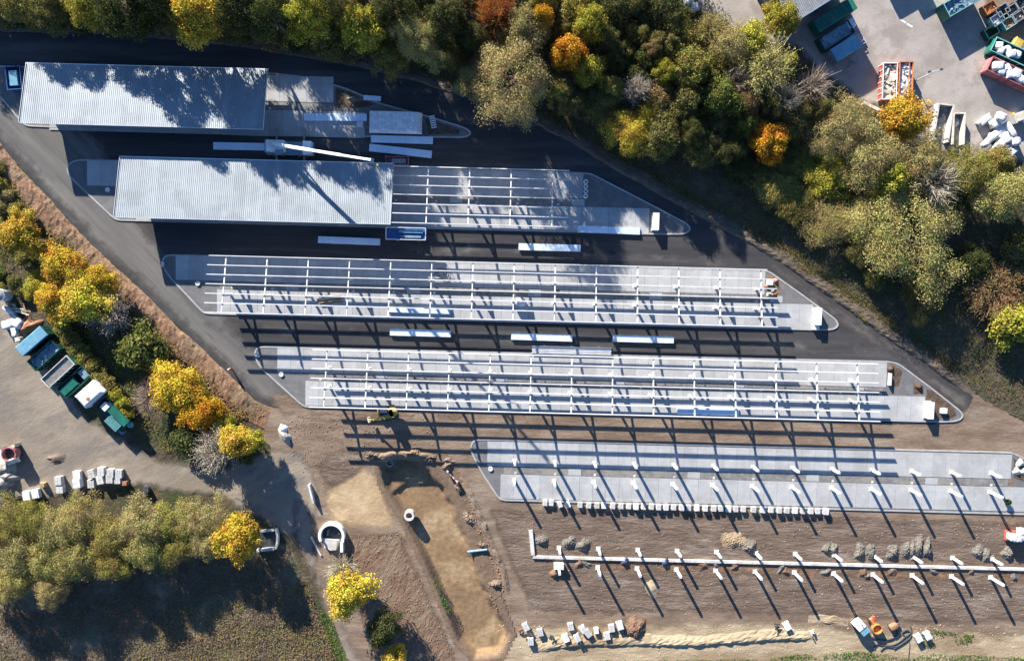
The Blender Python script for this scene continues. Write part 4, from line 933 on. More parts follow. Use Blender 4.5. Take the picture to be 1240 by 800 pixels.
# containers in the hall's shade
t = closed(1008,20,6.6,2.4,2.3,32,'green','green_container','dark green ribbed container in the shade, nearest the hall',group=None)
MB().box(3.9,0,1.2,1.1,2.3,2.2).build('end_frame', M['green'], t)
t = skip(1012,43.5,6.0,2.4,1.7,32,'dk_green','open_container','open dark container with blue junk, middle one by the hall'); fill(t,5.6,2.1,1.45,'blue_grey','metal_scrap','blue grey scrap filling the middle container by the hall',30,.9,'scrap')
p = at_local(t,3.4,.4,0); o = link('white_sack', pillow(1.4,1.7,1.9,5.1,M['bag'],'white_sack'), None, (p.x,p.y,0), R(32)); tag(o,'pale blue white sack at the end of the middle container','sack')
t = closed(1024.5,58.5,4.9,2.5,2.2,32,'blue_grey','blue_container','flat blue lidded container by the hall, nearest the skips','sky_blue',None,0)
fr_ = MB()
for y in (-.9,-.3,.3,.9): fr_.bar((2.6,y,.6),(4.5,y,.6),.08,.1)
for x in (3.1,3.8,4.4): fr_.bar((x,-1.0,.66),(x,1.0,.66),.08,.1)
fr_.build('drawbar_frame', M['galv'], t)
q = G(1030,78); mb = MB(); mb.bar((q.x-.5,q.y-.8,.1),(q.x+.3,q.y+.5,.1),.18,.15); mb.bar((q.x+.1,q.y+.6,.1),(q.x+.9,q.y+.2,.1),.3,.15); tag(mb.build('metal_bracket', M['grey']),'grey T shaped bracket lying in the hall shadow','bracket')
# skips with pale waste
t = skip(1076.5,99,6.3,2.5,1.6,90,'red','waste_skip','rust red skip full of pale boards, left of the two by the lamp',ribm='white'); fill(t,5.9,2.2,1.42,'debris','board_waste','pale board waste in the left skip by the lamp',60,1.1)
t = skip(1096,98,6.4,2.4,1.7,90,'red','waste_skip','orange red skip with white waste, right of the two by the lamp',ribm='orange'); fill(t,6.0,2.1,1.5,'bag','plastic_waste','white plastic waste in the right skip by the lamp',50,.9)
MB().bar((-3.1,-.45,1.85),(3.1,-.5,1.85),.12,.1).build('cross_bar', M['orange'], t)
p = G(1107,99); t = thing('lamp_post', 'thin grey lamp post with two lamp heads in the top right yard', 'lamp post', (p.x,p.y,0), .2)
top_ = 6.2; MB().tube((0,0,0),(0,0,top_),.10,.06,10).build('pole', M['galv'], t)
for x in (-.85,.85):
    ar = MB().tube((0,0,top_-.1),(x,0,top_),.04,n=6).build('arm', M['galv'], t); MB().box(x*1.2,0,top_,.55,.35,.12).build('lamp_head', M['dark'], ar)
# top-edge green container and neighbours
t = skip(1165,2,6.6,2.5,2.4,30,'green','open_container','open green container with grey scrap at the top edge',ribs=8,ribm='teal'); fill(t,6.2,2.2,2.1,'blue_grey','metal_scrap','grey scrap in the green container at the top edge',50,.9,'scrap')
t = closed(1090,-46,5.6,2.4,2.5,30,'dk_green','green_container','dark green container just past the top edge of the yard'); t = closed(1112,-40,3.0,2.0,2.5,30,'blue_grey','blue_container','blue grey box past the top edge beside a container')
CG_ = [(1198,10,'rust','pale','orange debris, upper left'),(1207,24,'teal','bag','white and teal junk, below the orange one'),(1200,39,'dk_green','none','nothing, lowest left one'),(1213,13,'grey','none','dark floor, top middle'),(1221,28,'teal','brick_debris','brown scrap, lower right'),(1225,13,'dk_green','dark','dark scrap, upper right'),(1236,4,'grey','dark','black scrap, at the top right corner'),(1232,20,'rust','rubble','grey rubble, rightmost')]
for i,(u,v,m,c,nm) in enumerate(CG_):
    t = skip(u,v,2.2,1.7,1.1,33,m,'small_skip',f'small scrap bin holding {nm}',group='small scrap bins at the top right',ribs=3,ribm='grey' if i%2 else m)
    if c != 'none': fill(t,1.9,1.4,.95,'orange' if c == 'pale' else c,'scrap_load',f'scrap in the small bin, {nm}',14,.6,'scrap')
t = skip(1228,66,8.5,2.5,1.9,-24,'green','open_container','green container full of white bags behind the red one',ribm='teal'); bags(t,[(-3.2,.2,1.1),(-2.5,-.5,1.0),(-1.5,.5,.9),(-.6,-.2,1.2),(.6,.2,1.0)],'green bag container')
t = skip(1225,90,9.0,2.5,1.9,-24,'pink_red','open_container','faded red container full of white bags at the right edge',ribm='pink_red'); bags(t,[(-3.0,.1,1.5),(-2.0,-.4,1.2),(-1.3,.5,1.2),(-.4,-.3,1.2),(.6,.2,1.4),(1.6,-.3,1.2),(2.6,.1,1.3)],'faded red container')
t = closed(1233,53,1.9,1.6,1.3,60,'yellow','yellow_box','yellow box beside the green bag container','yellow',None,0)
p = G(1234,142,.9); t = thing('concrete_block', 'pale beige concrete block beside the bag heap', 'block', (p.x,p.y,0), R(20)); MB().box(0,0,.6,1.9,1.7,1.2).build('body', M['concrete'], t); MB().box(0,0,1.24,1.5,1.3,.08).build('cap', M['debris'], t); MB().box(-.5,1.0,.3,.5,.3,.6).build('yellow_marker', M['yellow'], t)
# bag heap
hb = [(1192,146,2.2,.9,.7),(1203,150,1.6,1.2,.4),(1209,143,1.3,1.4,1.2),(1212,156,1.6,1.4,.1),(1222,158,2.6,.9,-1.0),(1196,170,3.0,.9,.8),(1205,164,1.5,1.3,.5),(1216,168,1.6,1.3,2),(1206,178,1.8,1.2,.9),(1218,180,1.7,1.2,.2),(1198,184,2.4,.9,.75),(1210,188,2.2,1.0,.6),(1222,187,2.6,.9,.7),(1228,172,1.4,1.2,.2)]
for i,(u,v,sx,sy,a) in enumerate(hb):
    p = G(u,v,.6); o = link('bulk_sack', pillow(sx*1.25,sy*1.25,1.0,i*3.7+.2,M['bag'],'bulk_sack'), None, (p.x,p.y,.0+.35*(i%3)), a); tag(o, f'grey white sack in the heap by the yard edge, {ORD[i]} from its top', 'sack', 'sacks in the heap by the yard edge')
# concrete bays
for (u,v,ln,wd,m,nm,a) in ((1141.5,149,6.6,2.9,'concrete','open concrete trough with pale walls beside the orange tree',83),(1160,156,5.6,2.2,'debris','narrow timber walled trough right of the concrete trough',90)):
    p = G(u,v,1.0); t = thing('storage_trough', nm, 'trough', (p.x,p.y,0), R(a))
    for y in (-1,1): MB().box(0,y*(wd/2-.12),.65,ln,.28,1.3).build('side_wall', M[m], t)
    MB().box(ln/2-.12,0,.65,.24,wd-.58,1.28).build('end_wall', M[m], t); MB().box(-.1,0,.06,ln-.4,wd-.56,.1).build('floor', M['rubble'], t)
    p2 = at_local(t, ln*.22, 0, 0); o = noise_blob('rubble_load', M['rubble' if m == 'concrete' else 'white'], 1.0,.8,.55,len(nm),6,14,.6); o.location = (p2.x,p2.y,.1); tag(o, f'pale heap inside the {"concrete" if m == "concrete" else "timber"} trough', 'heap')
q0,q1 = G(1043,126),G(1066,137); mb = MB(); mb.bar((q0.x,q0.y,.5),(q1.x,q1.y,.5),.5,1.0); tag(mb.build('low_wall', M['debris']),'low tan wall at the yard edge below the skips','wall')
for i,(u,v) in enumerate(((841,9),(833,1))):
    p = G(u,v,.6); t = thing('white_crate', f'white square crate on the brown yard corner, {("lower","upper")[i]} of two','crate',(p.x,p.y,0),.2,'white crates at the yard corner'); MB().box(0,0,.55,1.5,1.4,.9).build('body',M['white'],t); MB().box(0,0,1.02,1.3,1.2,.05).build('lid',M['steel'],t)
    for x in (-.5,.5): MB().box(x,0,.05,.12,1.4,.1).build('runner',M['timber'],t)
for i,(a,b_) in enumerate((((1090,24),(1097,28)),((1098,29),(1105,33)))):
    q0,q1 = G(*a),G(*b_); o = MB().bar((q0.x,q0.y,.012),(q1.x,q1.y,.012),.3,.01).build('chalk_mark', M['white']); o['kind'] = 'structure'
# --- left yard line of containers
t = closed(38,413,6.0,2.1,2.3,40,'dk_green','blue_container','pale blue lidded container, uppermost in the left yard line','sky_blue',None,0)
t = skip(54,430,6.0,2.3,1.7,41,'dk_green','open_container','added dark container standing in for the shaded gap under the pale blue one'); fill(t,5.6,2.0,1.3,'blue_grey','junk_load','blue junk in the added dark container of the left yard gap',22,.9,'junk')  # added container: a dark box drawn for the shaded gap between its neighbours
t = skip(71.5,449.5,6.4,2.1,2.2,42,'green','gravel_container','green container filled with grey gravel in the left yard line',ribm='concrete'); o = MB().box(0,0,2.0,6.1,1.85,.35).build('gravel_load', M['gravel']); o.location=t.location; o.rotation_euler=t.rotation_euler; o['kind']='stuff'; o['label']='grey gravel filling the green container'; o['category']='gravel'
t = skip(91,462,6.2,2.4,1.7,42,'dk_green','open_container','dark green container with a bright green cover in the left yard'); MB().hexa([(-3.0,-.9,1.4),(.3,-.9,1.4),(.3,.95,1.4),(-3.0,.95,1.4),(-3.0,-.7,1.85),(.2,-.7,1.85),(.2,.75,1.85),(-3.0,.75,1.85)]).build('cover', M['green'], t); MB().box(2.2,0,1.4,1.3,1.7,.5).build('hopper', M['blue_grey'], t)
t = closed(108.5,477,4.6,2.9,2.7,41,'white','white_container','white hipped container with a rust stain in the left yard','white',None,0,.35); MB().tube((-.6,-.6,2.98),(-.6,-.6,3.085),.42,.36,12).build('rust_patch', M['rust'], t); MB().box(.3,-1.75,.9,3.8,.5,1.6).build('lift_frame', M['dark'], t)
p = G(139,505,1.5); t = thing('shredder', 'green shredder with a pale slatted cover at the end of the left yard line', 'machine', (p.x,p.y,0), R(-45))
MB().box(0,0,.9,5.6,2.2,1.3).build('body', M['dk_green'], t); MB().box(-2.4,.5,1.9,1.2,1.2,.8).build('engine_box', M['white'], t); MB().box(-1.8,1.3,1.4,1.6,.6,.9).build('tank', M['sky_blue'], t)
cv = MB().box(.6,-.7,1.75,2.9,2.0,.12).build('slatted_cover', M['dark'], t)
for x in np.linspace(-.7,1.9,11): MB().box(x,-.7,1.86,.13,2.0,.08).build('slat', M['teal'], cv)
MB().hexa([(-1.2,.5,1.4),(2.4,.5,1.4),(2.4,1.6,1.4),(-1.2,1.6,1.4),(-1.4,.35,2.4),(2.6,.35,2.4),(2.6,1.8,2.4),(-1.4,1.8,2.4)]).build('hopper', M['green'], t); MB().tube((2.9,.9,1.2),(2.9,.9,1.6),.6,.5,14).build('discharge', M['teal'], t)
for x in (-1.6,1.6):
    for y in (-1,1): MB().tube((x,y*1.0,.42),(x,y*1.3,.42),.42,n=14).build('wheel', M['black'], t)
MB().box(2.5,-1.3,.8,1.0,.7,.9).build('control_box', M['blue_grey'], t)
# junk above the line
for i,(u,v,sx,sy,m,nm) in enumerate(((9,393,2.2,1.6,'bag','blue white sack at the left edge of the junk'),(19,390,2.3,1.9,'white','white ribbed sack beside the sky blue lid'),(17,402,1.0,1.9,'bag','narrow white sack under the white ribbed one'),(10,376,2.4,.7,'bag','long pale roll in the junk pile'),(22,411,1.2,.9,'debris','tan sack at the corner of the pale blue lid'))):
    p = G(u,v,.8); o = link('junk_sack', pillow(sx,sy,1.1,i*5.1,M[m],'junk_sack'), None, (p.x,p.y,.0), -.6 if i in (1,3) else .2); tag(o, nm, 'sack')
o = noise_blob('brick_heap', M['brick_debris'], 2.2,1.3,1.1,71,9,18,.8); p = G(32,397,.6); o.location=(p.x,p.y,0); o.rotation_euler=(0,0,.7); tag(o,'red broken brick heap above the pale blue container','heap')
t = thing('board_stack', 'weathered boards lying askew above the brick heap', 'boards', G(25,375), -.8)
for i in range(6): MB().box(random.uniform(-1,1),random.uniform(-.8,.8),.15+.12*i,2.6,.22,.08,random.uniform(-.8,.8)).build('board', M['debris' if i%2 else 'timber'], t)
p = G(3,357,1.2); t = thing('round_tank', 'grey round tank top at the left edge above the junk', 'tank', (p.x,p.y,0)); MB().tube((0,0,0),(0,0,2.2),1.1,n=24).build('shell', M['galv'], t); MB().tube((0,0,2.2),(0,0,2.4),1.05,.5,24).build('lid', M['grey'], t)
# red hopper and rubble
p = G(13,549,1.4); t = thing('concrete_mixer', 'red rimmed round hopper with white chute at the left edge', 'machine', (p.x,p.y,0), .3)
mb = MB(); mb.ring(0,0,.7,2.0,1.35,1.15,24); mb.build('hopper_rim', M['pink_red'], t); MB().tube((0,0,.5),(0,0,1.2),.8,1.16,24).build('hopper_bowl', M['dark'], t); MB().hexa([(-.9,-1.9,.9),(.9,-1.9,.9),(1.1,-.9,1.3),(-1.1,-.9,1.3),(-.9,-1.9,1.7),(.9,-1.9,1.7),(1.1,-1.1,2.05),(-1.1,-1.1,2.05)]).build('chute', M['debris'], t); MB().box(-1.9,.8,1.0,1.4,1.4,1.6).build('housing', M['bag'], t); MB().box(0,0,.3,2.2,1.8,.5).build('frame', M['dark'], t); MB().box(1.0,1.2,.8,.6,.5,1.5).build('motor', M['debris'], t)
for i,(u,v,sx) in enumerate(((6,568,2.4),(12,576,2.0),(3,585,2.2))):
    o = noise_blob('rubble_heap', M['rubble'], sx,sx*.8,1.3,90+i,10,20,.7); p = G(u,v); o.location=(p.x,p.y,0); tag(o, f'grey rubble heap at the left edge, {("upper","middle","lower")[i]} of three','rubble','grey rubble at the left edge')
o = noise_blob('soil_heap', M['dirt_dark'], 2.0,1.0,.4,95,7,16,.7); p = G(66,554); o.location=(p.x,p.y,0); tag(o,'low dark soil patch on the left yard above the pallets','heap')

# ================================================================== TREES AND PLANTS
ZK = .45
def leaf_arrays(P, Nrm, size, rng, aspect=1.0):
    n_ = len(P); Nrm = Nrm/np.linalg.norm(Nrm,axis=1,keepdims=True)
    rv = rng.normal(size=(n_,3)); A_ = np.cross(Nrm, rv); A_ /= np.linalg.norm(A_,axis=1,keepdims=True); B2 = np.cross(Nrm, A_)
    s_ = (size*rng.uniform(.6,1.3,size=(n_,1)))
    A_ = A_*s_; B2 = B2*s_*aspect; sc = np.array([1,1,ZK]); A_ = A_*sc; B2 = B2*sc
    V = np.stack([P-A_, P-B2*.7, P+A_, P+B2*.7],axis=1).reshape(-1,3); return V
def quads_mesh(name, V, m):
    n_ = len(V)//4; me = bpy.data.meshes.new(name); me.vertices.add(n_*4); me.vertices.foreach_set('co', V.astype(np.float32).ravel())
    me.loops.add(n_*4); me.loops.foreach_set('vertex_index', np.arange(n_*4,dtype=np.int32)); me.polygons.add(n_)
    me.polygons.foreach_set('loop_start', np.arange(0,n_*4,4,dtype=np.int32)); me.update(calc_edges=True); me.materials.append(m); return me
def crown_mesh(seed, nclump, nleaf, lsize, cr=(.2,.34), spread=.80, zc=.53, zh=.37, gap=0.0):
    rng = np.random.default_rng(seed); out = []
    lob = [(rng.uniform(0,6.28), rng.uniform(.6,1.2)) for _ in range(6)]
    for i in range(nclump):
        a = rng.uniform(0,6.283); cz = rng.uniform(-.55,1); rr = math.sqrt(max(0,1-cz*cz)) if cz > 0 else 1-.25*abs(cz)
        k = min(lob, key=lambda q: abs(math.sin((a-q[0])/2)))[1]
        d_ = spread*k*rng.uniform(.55,1.05)
        c = np.array([math.cos(a)*rr*d_, math.sin(a)*rr*d_, zc+zh*cz*rng.uniform(.7,1.0)*(k*.4+.6)])
        r_ = rng.uniform(*cr); m_ = int(nleaf*(r_/.27)**2); D = rng.normal(size=(m_,3)); D /= np.linalg.norm(D,axis=1,keepdims=True)
        D[:,2] = np.abs(D[:,2])*.9+D[:,2]*.1; rad = r_*rng.uniform(.45,1.22,size=(m_,1)); P = c + D*rad*np.array([1,1,ZK]); out.append(leaf_arrays(P, D+rng.normal(size=(m_,3))*.55, lsize, rng))
    return quads_mesh('crown', np.concatenate(out), M['leaf'])
def twig_mesh(seed, nb, ns, w_=.012, leaf=0):
    rng = np.random.default_rng(seed); V = []
    def strip(p0,p1,w0):
        d_ = p1-p0; sd = np.cross(d_, rng.normal(size=3)); sd = sd/np.linalg.norm(sd)*w0; V.extend([p0-sd,p0+sd,p1+sd*.3,p1-sd*.3])
    for i in range(nb):
        a = rng.uniform(0,6.283); e = rng.uniform(.1,1.0); rr = rng.uniform(.55,1.0)
        tip = np.array([math.cos(a)*rr*math.sqrt(1-e*e*.9), math.sin(a)*rr*math.sqrt(1-e*e*.9), .45+.52*e*rr]); st = np.array([rng.normal()*.05,rng.normal()*.05,rng.uniform(.25,.45)])
        midp = (st+tip)/2+rng.normal(size=3)*.05; strip(st,midp,w_*1.5); strip(midp,tip,w_)
        for j in range(ns):
            f = rng.uniform(.3,1.0); q = st+(tip-st)*f; d_ = (tip-st)*.25+rng.normal(size=3)*np.array([.12,.12,.06]); strip(q,q+d_,w_*.6)
    V = np.array(V)
    if leaf:
        P = V[rng.integers(0,len(V),leaf)]+rng.normal(size=(leaf,3))*np.array([.05,.05,.02]); V = np.concatenate([V, leaf_arrays(P, rng.normal(size=(leaf,3))+np.array([0,0,.6]), .022, rng)])
    return quads_mesh('crown', V, M['twig'])
def trunk_mesh(seed):
    rng = random.Random(seed); mb = MB(); mb.tube((0,0,-.02),(.02,.01,.42),.055,.038,8); mb.tube((.02,.01,.42),(.0,.02,.72),.038,.016,7)
    for i in range(7):
        a = i*.9+rng.uniform(-.3,.3); z = .28+.055*i; L_ = rng.uniform(.45,.75); q = Vector((math.cos(a)*L_*.55,math.sin(a)*L_*.55,z+.13)); mb.tube((.01,.01,z),q,.022,.014,6); mb.tube(q,(math.cos(a+.2)*L_,math.sin(a+.2)*L_,z+.22),.014,.006,5)
    return mb.mesh('trunk', M['bark'])
PRO = {'leafy': [crown_mesh(s_,105,270,.029,(.12,.25)) for s_ in (1,2,3,4,5)], 'big': [crown_mesh(s_,140,260,.022,(.12,.23),.84) for s_ in (11,12,13,14)], 'vast': [crown_mesh(s_,200,420,.0135,(.10,.21),.86) for s_ in (15,16)],
       'fine': [crown_mesh(s_,130,330,.0175,(.12,.25),.86) for s_ in (21,22,23,24)], 'dense': [crown_mesh(s_,110,230,.028,(.13,.26),.84,.5,.38) for s_ in (31,32,33)],
       'bush': [crown_mesh(s_,30,110,.062,(.26,.42),.62,.42,.36) for s_ in (41,42,43)], 'twig': [twig_mesh(s_,150,9) for s_ in (51,52)], 'half': [twig_mesh(s_,130,8,leaf=7000) for s_ in (61,62,63)]}
TRK = [trunk_mesh(s_) for s_ in (1,2,3)]
COL = {'yellow': (.50,.38,.055), 'gold': (.51,.335,.045), 'orange': (.52,.26,.03), 'red': (.40,.15,.05), 'khaki': (.33,.285,.115), 'olive': (.245,.215,.060), 'ygreen': (.34,.30,.050), 'green': (.135,.155,.040),
       'dgreen': (.075,.085,.030), 'grey': (.34,.30,.235), 'pink': (.33,.25,.21), 'brown': (.24,.165,.075), 'willow': (.335,.295,.105), 'dolive': (.155,.138,.050)}
def tree(u, v, r, col, kind, label, group=None, h=None, name='tree', cat='tree'):
    rm = r*PXM; hh = h if h else max(2.2, min(15, 1.75*rm+2.2)); rm = rm*(1-hh*.6/CAM_H)
    c = G(u, v, hh*.62); t = thing(name, label, cat, (c.x,c.y,-.04), random.uniform(0,6.28), group); t.scale = (rm*1.13,rm*1.13*random.uniform(.9,1.1),hh)
    link('trunk' if name == 'tree' else 'stem', random.choice(TRK), t)
    cr_ = link('crown' if name == 'tree' else 'foliage', random.choice(PRO[kind]), t); k = random.uniform(.9,1.1); cc = COL[col]; cr_.color = (cc[0]*k,cc[1]*random.uniform(.93,1.07)*k,cc[2]*k,1)
    return t
TL = [
 (18,6,30,'olive','big','olive tree at the top left corner of the picture',9),(62,10,26,'dolive','big','dark olive tree second from the top left corner',9),(103,6,30,'ygreen','big','yellow green tree left of the bright yellow one at the top',10),(148,8,32,'dgreen','dense','dark green tree just left of the bright yellow tree at the top',14),
 (237,16,40,'yellow','leafy','bright yellow tree overhanging the road above the fully roofed carport',15),(195,2,24,'dgreen','dense','dark tree left of the overhanging yellow tree',16),(287,8,32,'dgreen','dense','dark green tree right of the overhanging yellow tree',16),(328,18,32,'dgreen','big','dark green tree above the upper carport right end',16),
 (373,20,28,'ygreen','leafy','yellow green tree above the right end of the upper carport',15),(435,36,33,'ygreen','leafy','yellow olive tree standing left of the khaki oak at the road',12),(402,2,24,'olive','big','olive tree at the top edge behind the yellow green ones',14),(505,50,33,'khaki','vast','khaki tree with brown tips beside the road bend',12),
 (475,12,24,'dgreen','dense','dark tree at the top edge above the khaki road bend tree',14),(540,22,28,'dgreen','dense','dark tree between khaki tree and red tree at the top',14),(627,92,54,'khaki','vast','largest khaki oak at the road bend',15),(576,98,26,'khaki','big','small khaki tree on the left flank of the largest oak',9),
 (600,14,22,'red','half','thin red orange tree at the top edge',13),(655,22,18,'orange','leafy','small orange tree at the top right of the red one',12),(638,34,26,'khaki','big','khaki tree below the red orange one at the top',13),(688,62,25,'orange','leafy','orange tree right of the largest khaki oak',12),
 (712,84,23,'ygreen','leafy','yellow olive tree just under the orange tree beside the oak',10),(714,32,22,'ygreen','leafy','yellow green tree above the orange tree',12),(765,155,31,'yellow','fine','round yellow twiggy bush by the road in front of the dark wood',7),(792,62,12,'brown','leafy','small brown yellow tree in the dark wood',9),
 (806,88,16,'ygreen','leafy','slender yellow tree in the middle of the dark wood',9),(771,108,17,'grey','half','small pale grey tree in the dark wood above the yellow bush',9),(838,84,28,'olive','leafy','mid green tree right of the slender yellow tree',10),(872,118,30,'green','leafy','mid green tree beside the pinkish bare tree',10),
 (831,124,26,'dolive','dense','dark green tree above the road right of the yellow bush',9),(887,100,19,'pink','twig','pinkish bare tree in the wood',9),(886,58,28,'khaki','fine','khaki half bare tree next to the yard corner',10),(860,34,20,'khaki','half','half bare tree under the white crates at the yard corner',8),
 (925,84,33,'khaki','half','large grey half bare tree left of the bright orange tree',11),(913,46,24,'ygreen','leafy','yellow green tree between grey tree and hall',9),(948,18,24,'ygreen','leafy','yellow green tree against the hall roof corner',9),(956,74,14,'ygreen','leafy','small yellow green tree in the hall shadow',7),
 (932,172,27,'orange','leafy','bright orange round tree standing alone in the dark wood',8),(902,148,16,'green','leafy','small bright green tree left above the bright orange one',7),(951,120,20,'grey','twig','bare grey tree above the bright orange tree',9),(1022,150,40,'khaki','vast','broad khaki half bare tree left of the orange tree at the skips',9),
 (985,105,22,'grey','twig','bare grey tree at the edge of the hall shadow',8),(1005,218,33,'ygreen','leafy','round yellow tree with olive base above the lower road bend',5),(1095,146,33,'gold','leafy','orange yellow tree covering the lower ends of the skips',9),(1058,188,38,'khaki','fine','khaki tree below the orange yellow one',10),
 (1118,192,34,'khaki','fine','khaki tree below the concrete troughs',9),(1180,208,32,'olive','fine','olive tree below the sack heap',9),(1076,216,26,'ygreen','leafy','yellow green tree above the biggest willow',10),(1098,288,66,'willow','vast','biggest pale willow in the right part of the wood',9),
 (1008,266,36,'willow','fine','olive tree left of the biggest willow, under the round yellow tree',4),(1050,262,38,'willow','fine','olive green tree on the left flank of the biggest willow',5),(1134,222,28,'grey','twig','bare grey tree on the upper right flank of the biggest willow',10),(1216,232,36,'willow','fine','pale olive tree at the right edge below the sack heap',10),
 (1205,196,24,'olive','leafy','small olive tree beside the concrete block',8),(1206,352,36,'brown','half','brown and yellow thicket at the right edge of the wood',4),(1228,392,30,'ygreen','bush','yellow green bush at the right edge below the thicket',5),(1232,335,22,'brown','bush','russet bush at the right edge above the thicket',4),(1240,300,24,'dolive','bush','dark olive bush at the right edge beside the black shade',5),
 (1178,318,24,'dgreen','dense','dark tree right of the biggest willow',5),(1118,368,24,'dolive','fine','dark olive tree under the biggest willow',3.5),(1060,340,15,'dolive','dense','dark tree between the biggest willow and the road',2.5),(985,285,13,'dgreen','bush','dark bush by the road under the olive trees',2),
 (22,284,30,'yellow','leafy','yellow tree at the left edge above the left yard',7),(72,322,32,'gold','leafy','upper tree of the golden clump left of the road',6),(98,362,38,'yellow','leafy','large yellow tree in the golden clump left of the road',6.5),(62,362,26,'gold','leafy','lower left tree of the golden clump',6),(118,338,24,'gold','leafy','right hand tree of the golden clump',5.5),
 (44,346,20,'ygreen','leafy','yellow green tree at the left foot of the golden clump',4.5),(90,332,22,'yellow','leafy','yellow tree filling the middle of the golden clump',5.5),(128,358,22,'yellow','leafy','lower right yellow tree of the golden clump',4.5),(228,482,26,'gold','leafy','golden tree between the two roadside ones',6),(270,518,20,'ygreen','leafy','yellow green tree under the deep orange one',5),(133,378,27,'grey','half','dark half bare tree at the lower right of the golden clump',5),(170,420,31,'green','bush','rounded green bush below the golden clump',5),(208,468,36,'gold','leafy','golden tree beside the lower left road',6.5),(246,498,31,'orange','leafy','deep orange tree below the golden one at the road',6.5),(284,536,27,'yellow','leafy','dark yellow tree at the lower end of the bank',9.5),
 (180,480,20,'pink','twig','bare grey bush left of the golden roadside tree',5),(262,546,27,'grey','half','bare grey green tree at the corner of the left yard',8.5),(304,532,18,'ygreen','leafy','small yellow green tree at the lowest end of the bank',5),(228,530,24,'dgreen','bush','dark bush under the golden roadside tree',4),
 (288,648,34,'gold','leafy','orange yellow maple at the right end of the long hedge',8),(420,716,37,'yellow','leafy','yellow tree standing over the narrow path',9),(412,690,18,'grey','twig','bare pale twigs at the top of the yellow path tree',7),(462,765,27,'dgreen','dense','dark green tree right of the narrow path',7),(478,797,20,'yellow','leafy','yellow tree at the bottom edge right of the path',6)]
for (u,v,r,c,k,lab,h) in TL: tree(u,v,r,c,k,lab,None,h)
# long willow hedge at the lower left
HG = [(8,640,34),(38,628,30),(22,672,36),(66,640,36),(56,680,34),(14,708,28),(100,632,34),(96,668,34),(132,648,34),(140,684,28),(168,634,36),(174,668,30),(206,640,34),(212,664,26),(242,632,32),(252,654,24),(62,712,24),(-22,650,36),(-30,700,36)]
HG.sort()
for i,(u,v,r) in enumerate(HG): tree(u,v,r,random.choice(['willow','willow','olive','khaki']),'fine',f'olive willow in the long dense hedge at lower left, {ORD[i]} from its left end','willows of the long hedge',7.6 if u < 190 else 6)
# hedge bushes beside the left container line
for i,(u,v,r) in enumerate([(66,385,11),(74,397,11),(82,410,12),(92,421,12),(101,432,12),(110,444,12),(119,456,12),(128,467,12),(137,479,12),(146,490,12),(152,501,10)]):
    tree(u,v,r,random.choice(['olive','ygreen','olive']),'bush',f'small olive bush, {ORD[i]} from top beside the left container line','bushes beside the left containers',2.4,'shrub','shrub')
# low bushes on the left bank
BK = sorted([(6,215),(22,226),(12,240),(30,246),(46,252),(8,262),(48,272),(58,290),(40,300),(10,320),(30,332),(12,338),(92,300),(108,312),(120,325),(132,345),(150,362),(160,380),(185,398),(200,412),(222,432),(238,445),(250,462),(265,478),(280,500),(295,512),(310,548),(8,196)], key=lambda q: q[0]+q[1])
for i,(u,v) in enumerate(BK):
    tree(u-12+random.uniform(-3,3),v+9+random.uniform(-3,3),random.uniform(8,13),random.choice(['green','olive','dolive','brown','ygreen','khaki']),'bush',f'low bush on the bank left of the road, {ORD[i]} from the upper end','low bushes on the left bank',random.uniform(1.3,2.4),'shrub','shrub')
# trees inside the wood: those without a look of their own
WOOD = [(0,-6),(480,-6),(720,-6),(800,-6),(850,30),(905,70),(960,100),(1010,130),(1060,170),(1110,205),(1160,210),(1250,215),(1250,330),(1160,335),(1110,350),(1050,310),(990,270),(950,240),(905,215),(855,190),(805,165),(765,150),(705,130),(660,125),(610,100),(520,70),(440,60),(380,45),(300,35),(200,25),(100,20),(0,18)]
LMK = [(237,16,'the overhanging yellow tree'),(435,36,'the yellow olive roadside tree'),(505,50,'the khaki road bend tree'),(627,92,'the largest khaki oak'),(688,62,'the orange tree by the oak'),(765,155,'the round yellow bush'),(806,88,'the slender yellow tree'),(887,100,'the pinkish bare tree'),
       (932,172,'the bright orange tree'),(925,84,'the grey half bare tree'),(1005,218,'the round yellow tree'),(1022,150,'the broad khaki tree'),(1098,288,'the biggest willow'),(1206,352,'the brown thicket'),(714,32,'the upper yellow green tree'),(600,14,'the red orange tree'),(1180,208,'the olive tree by the sacks'),(872,118,'the mid green tree')]
used_ = {}
def wood_label(kind, u, v):
    o = sorted(LMK, key=lambda q: (q[0]-u)**2+(q[1]-v)**2)
    for q in o[:6]:
        a = math.degrees(math.atan2(q[1]-v, u-q[0])) % 360; dr = ['right of','upper right of','above','upper left of','left of','lower left of','below','lower right of'][int((a+22.5)//45) % 8]
        l_ = f'{kind} in the wood, {dr} {q[2]}'
        if l_ not in used_: used_[l_] = 1; return l_
    return f'{kind} in the wood, farther {dr} {q[2]}'
pts_ = [(u,v,r) for (u,v,r,*_) in TL]; cnt = 0; tries = 0
while cnt < 95 and tries < 8000:
    tries += 1; u, v = random.uniform(0,1245), random.uniform(-6,400); r = random.uniform(17,30)
    if not inside((u,v), WOOD): continue
    if any((u-a)**2+(v-b_)**2 < (.56*(r+c))**2 for a,b_,c in pts_): continue
    if 1140 < u < 1250 and 240 < v < 335: continue
    pts_.append((u,v,r)); cnt += 1; k = random.choices(['dgreen','dolive','brown','olive'],[3,5,1.5,2.5])[0]
    tree(u,v,r,k,random.choice(['dense','big']), wood_label({'dgreen':'dark green tree','dolive':'dark olive tree','brown':'brown leaved tree','olive':'olive tree'}[k],u,v), 'plain trees of the wood', random.uniform(3,4) if u > 870 and v > 180 else random.uniform(6.5,9.5))
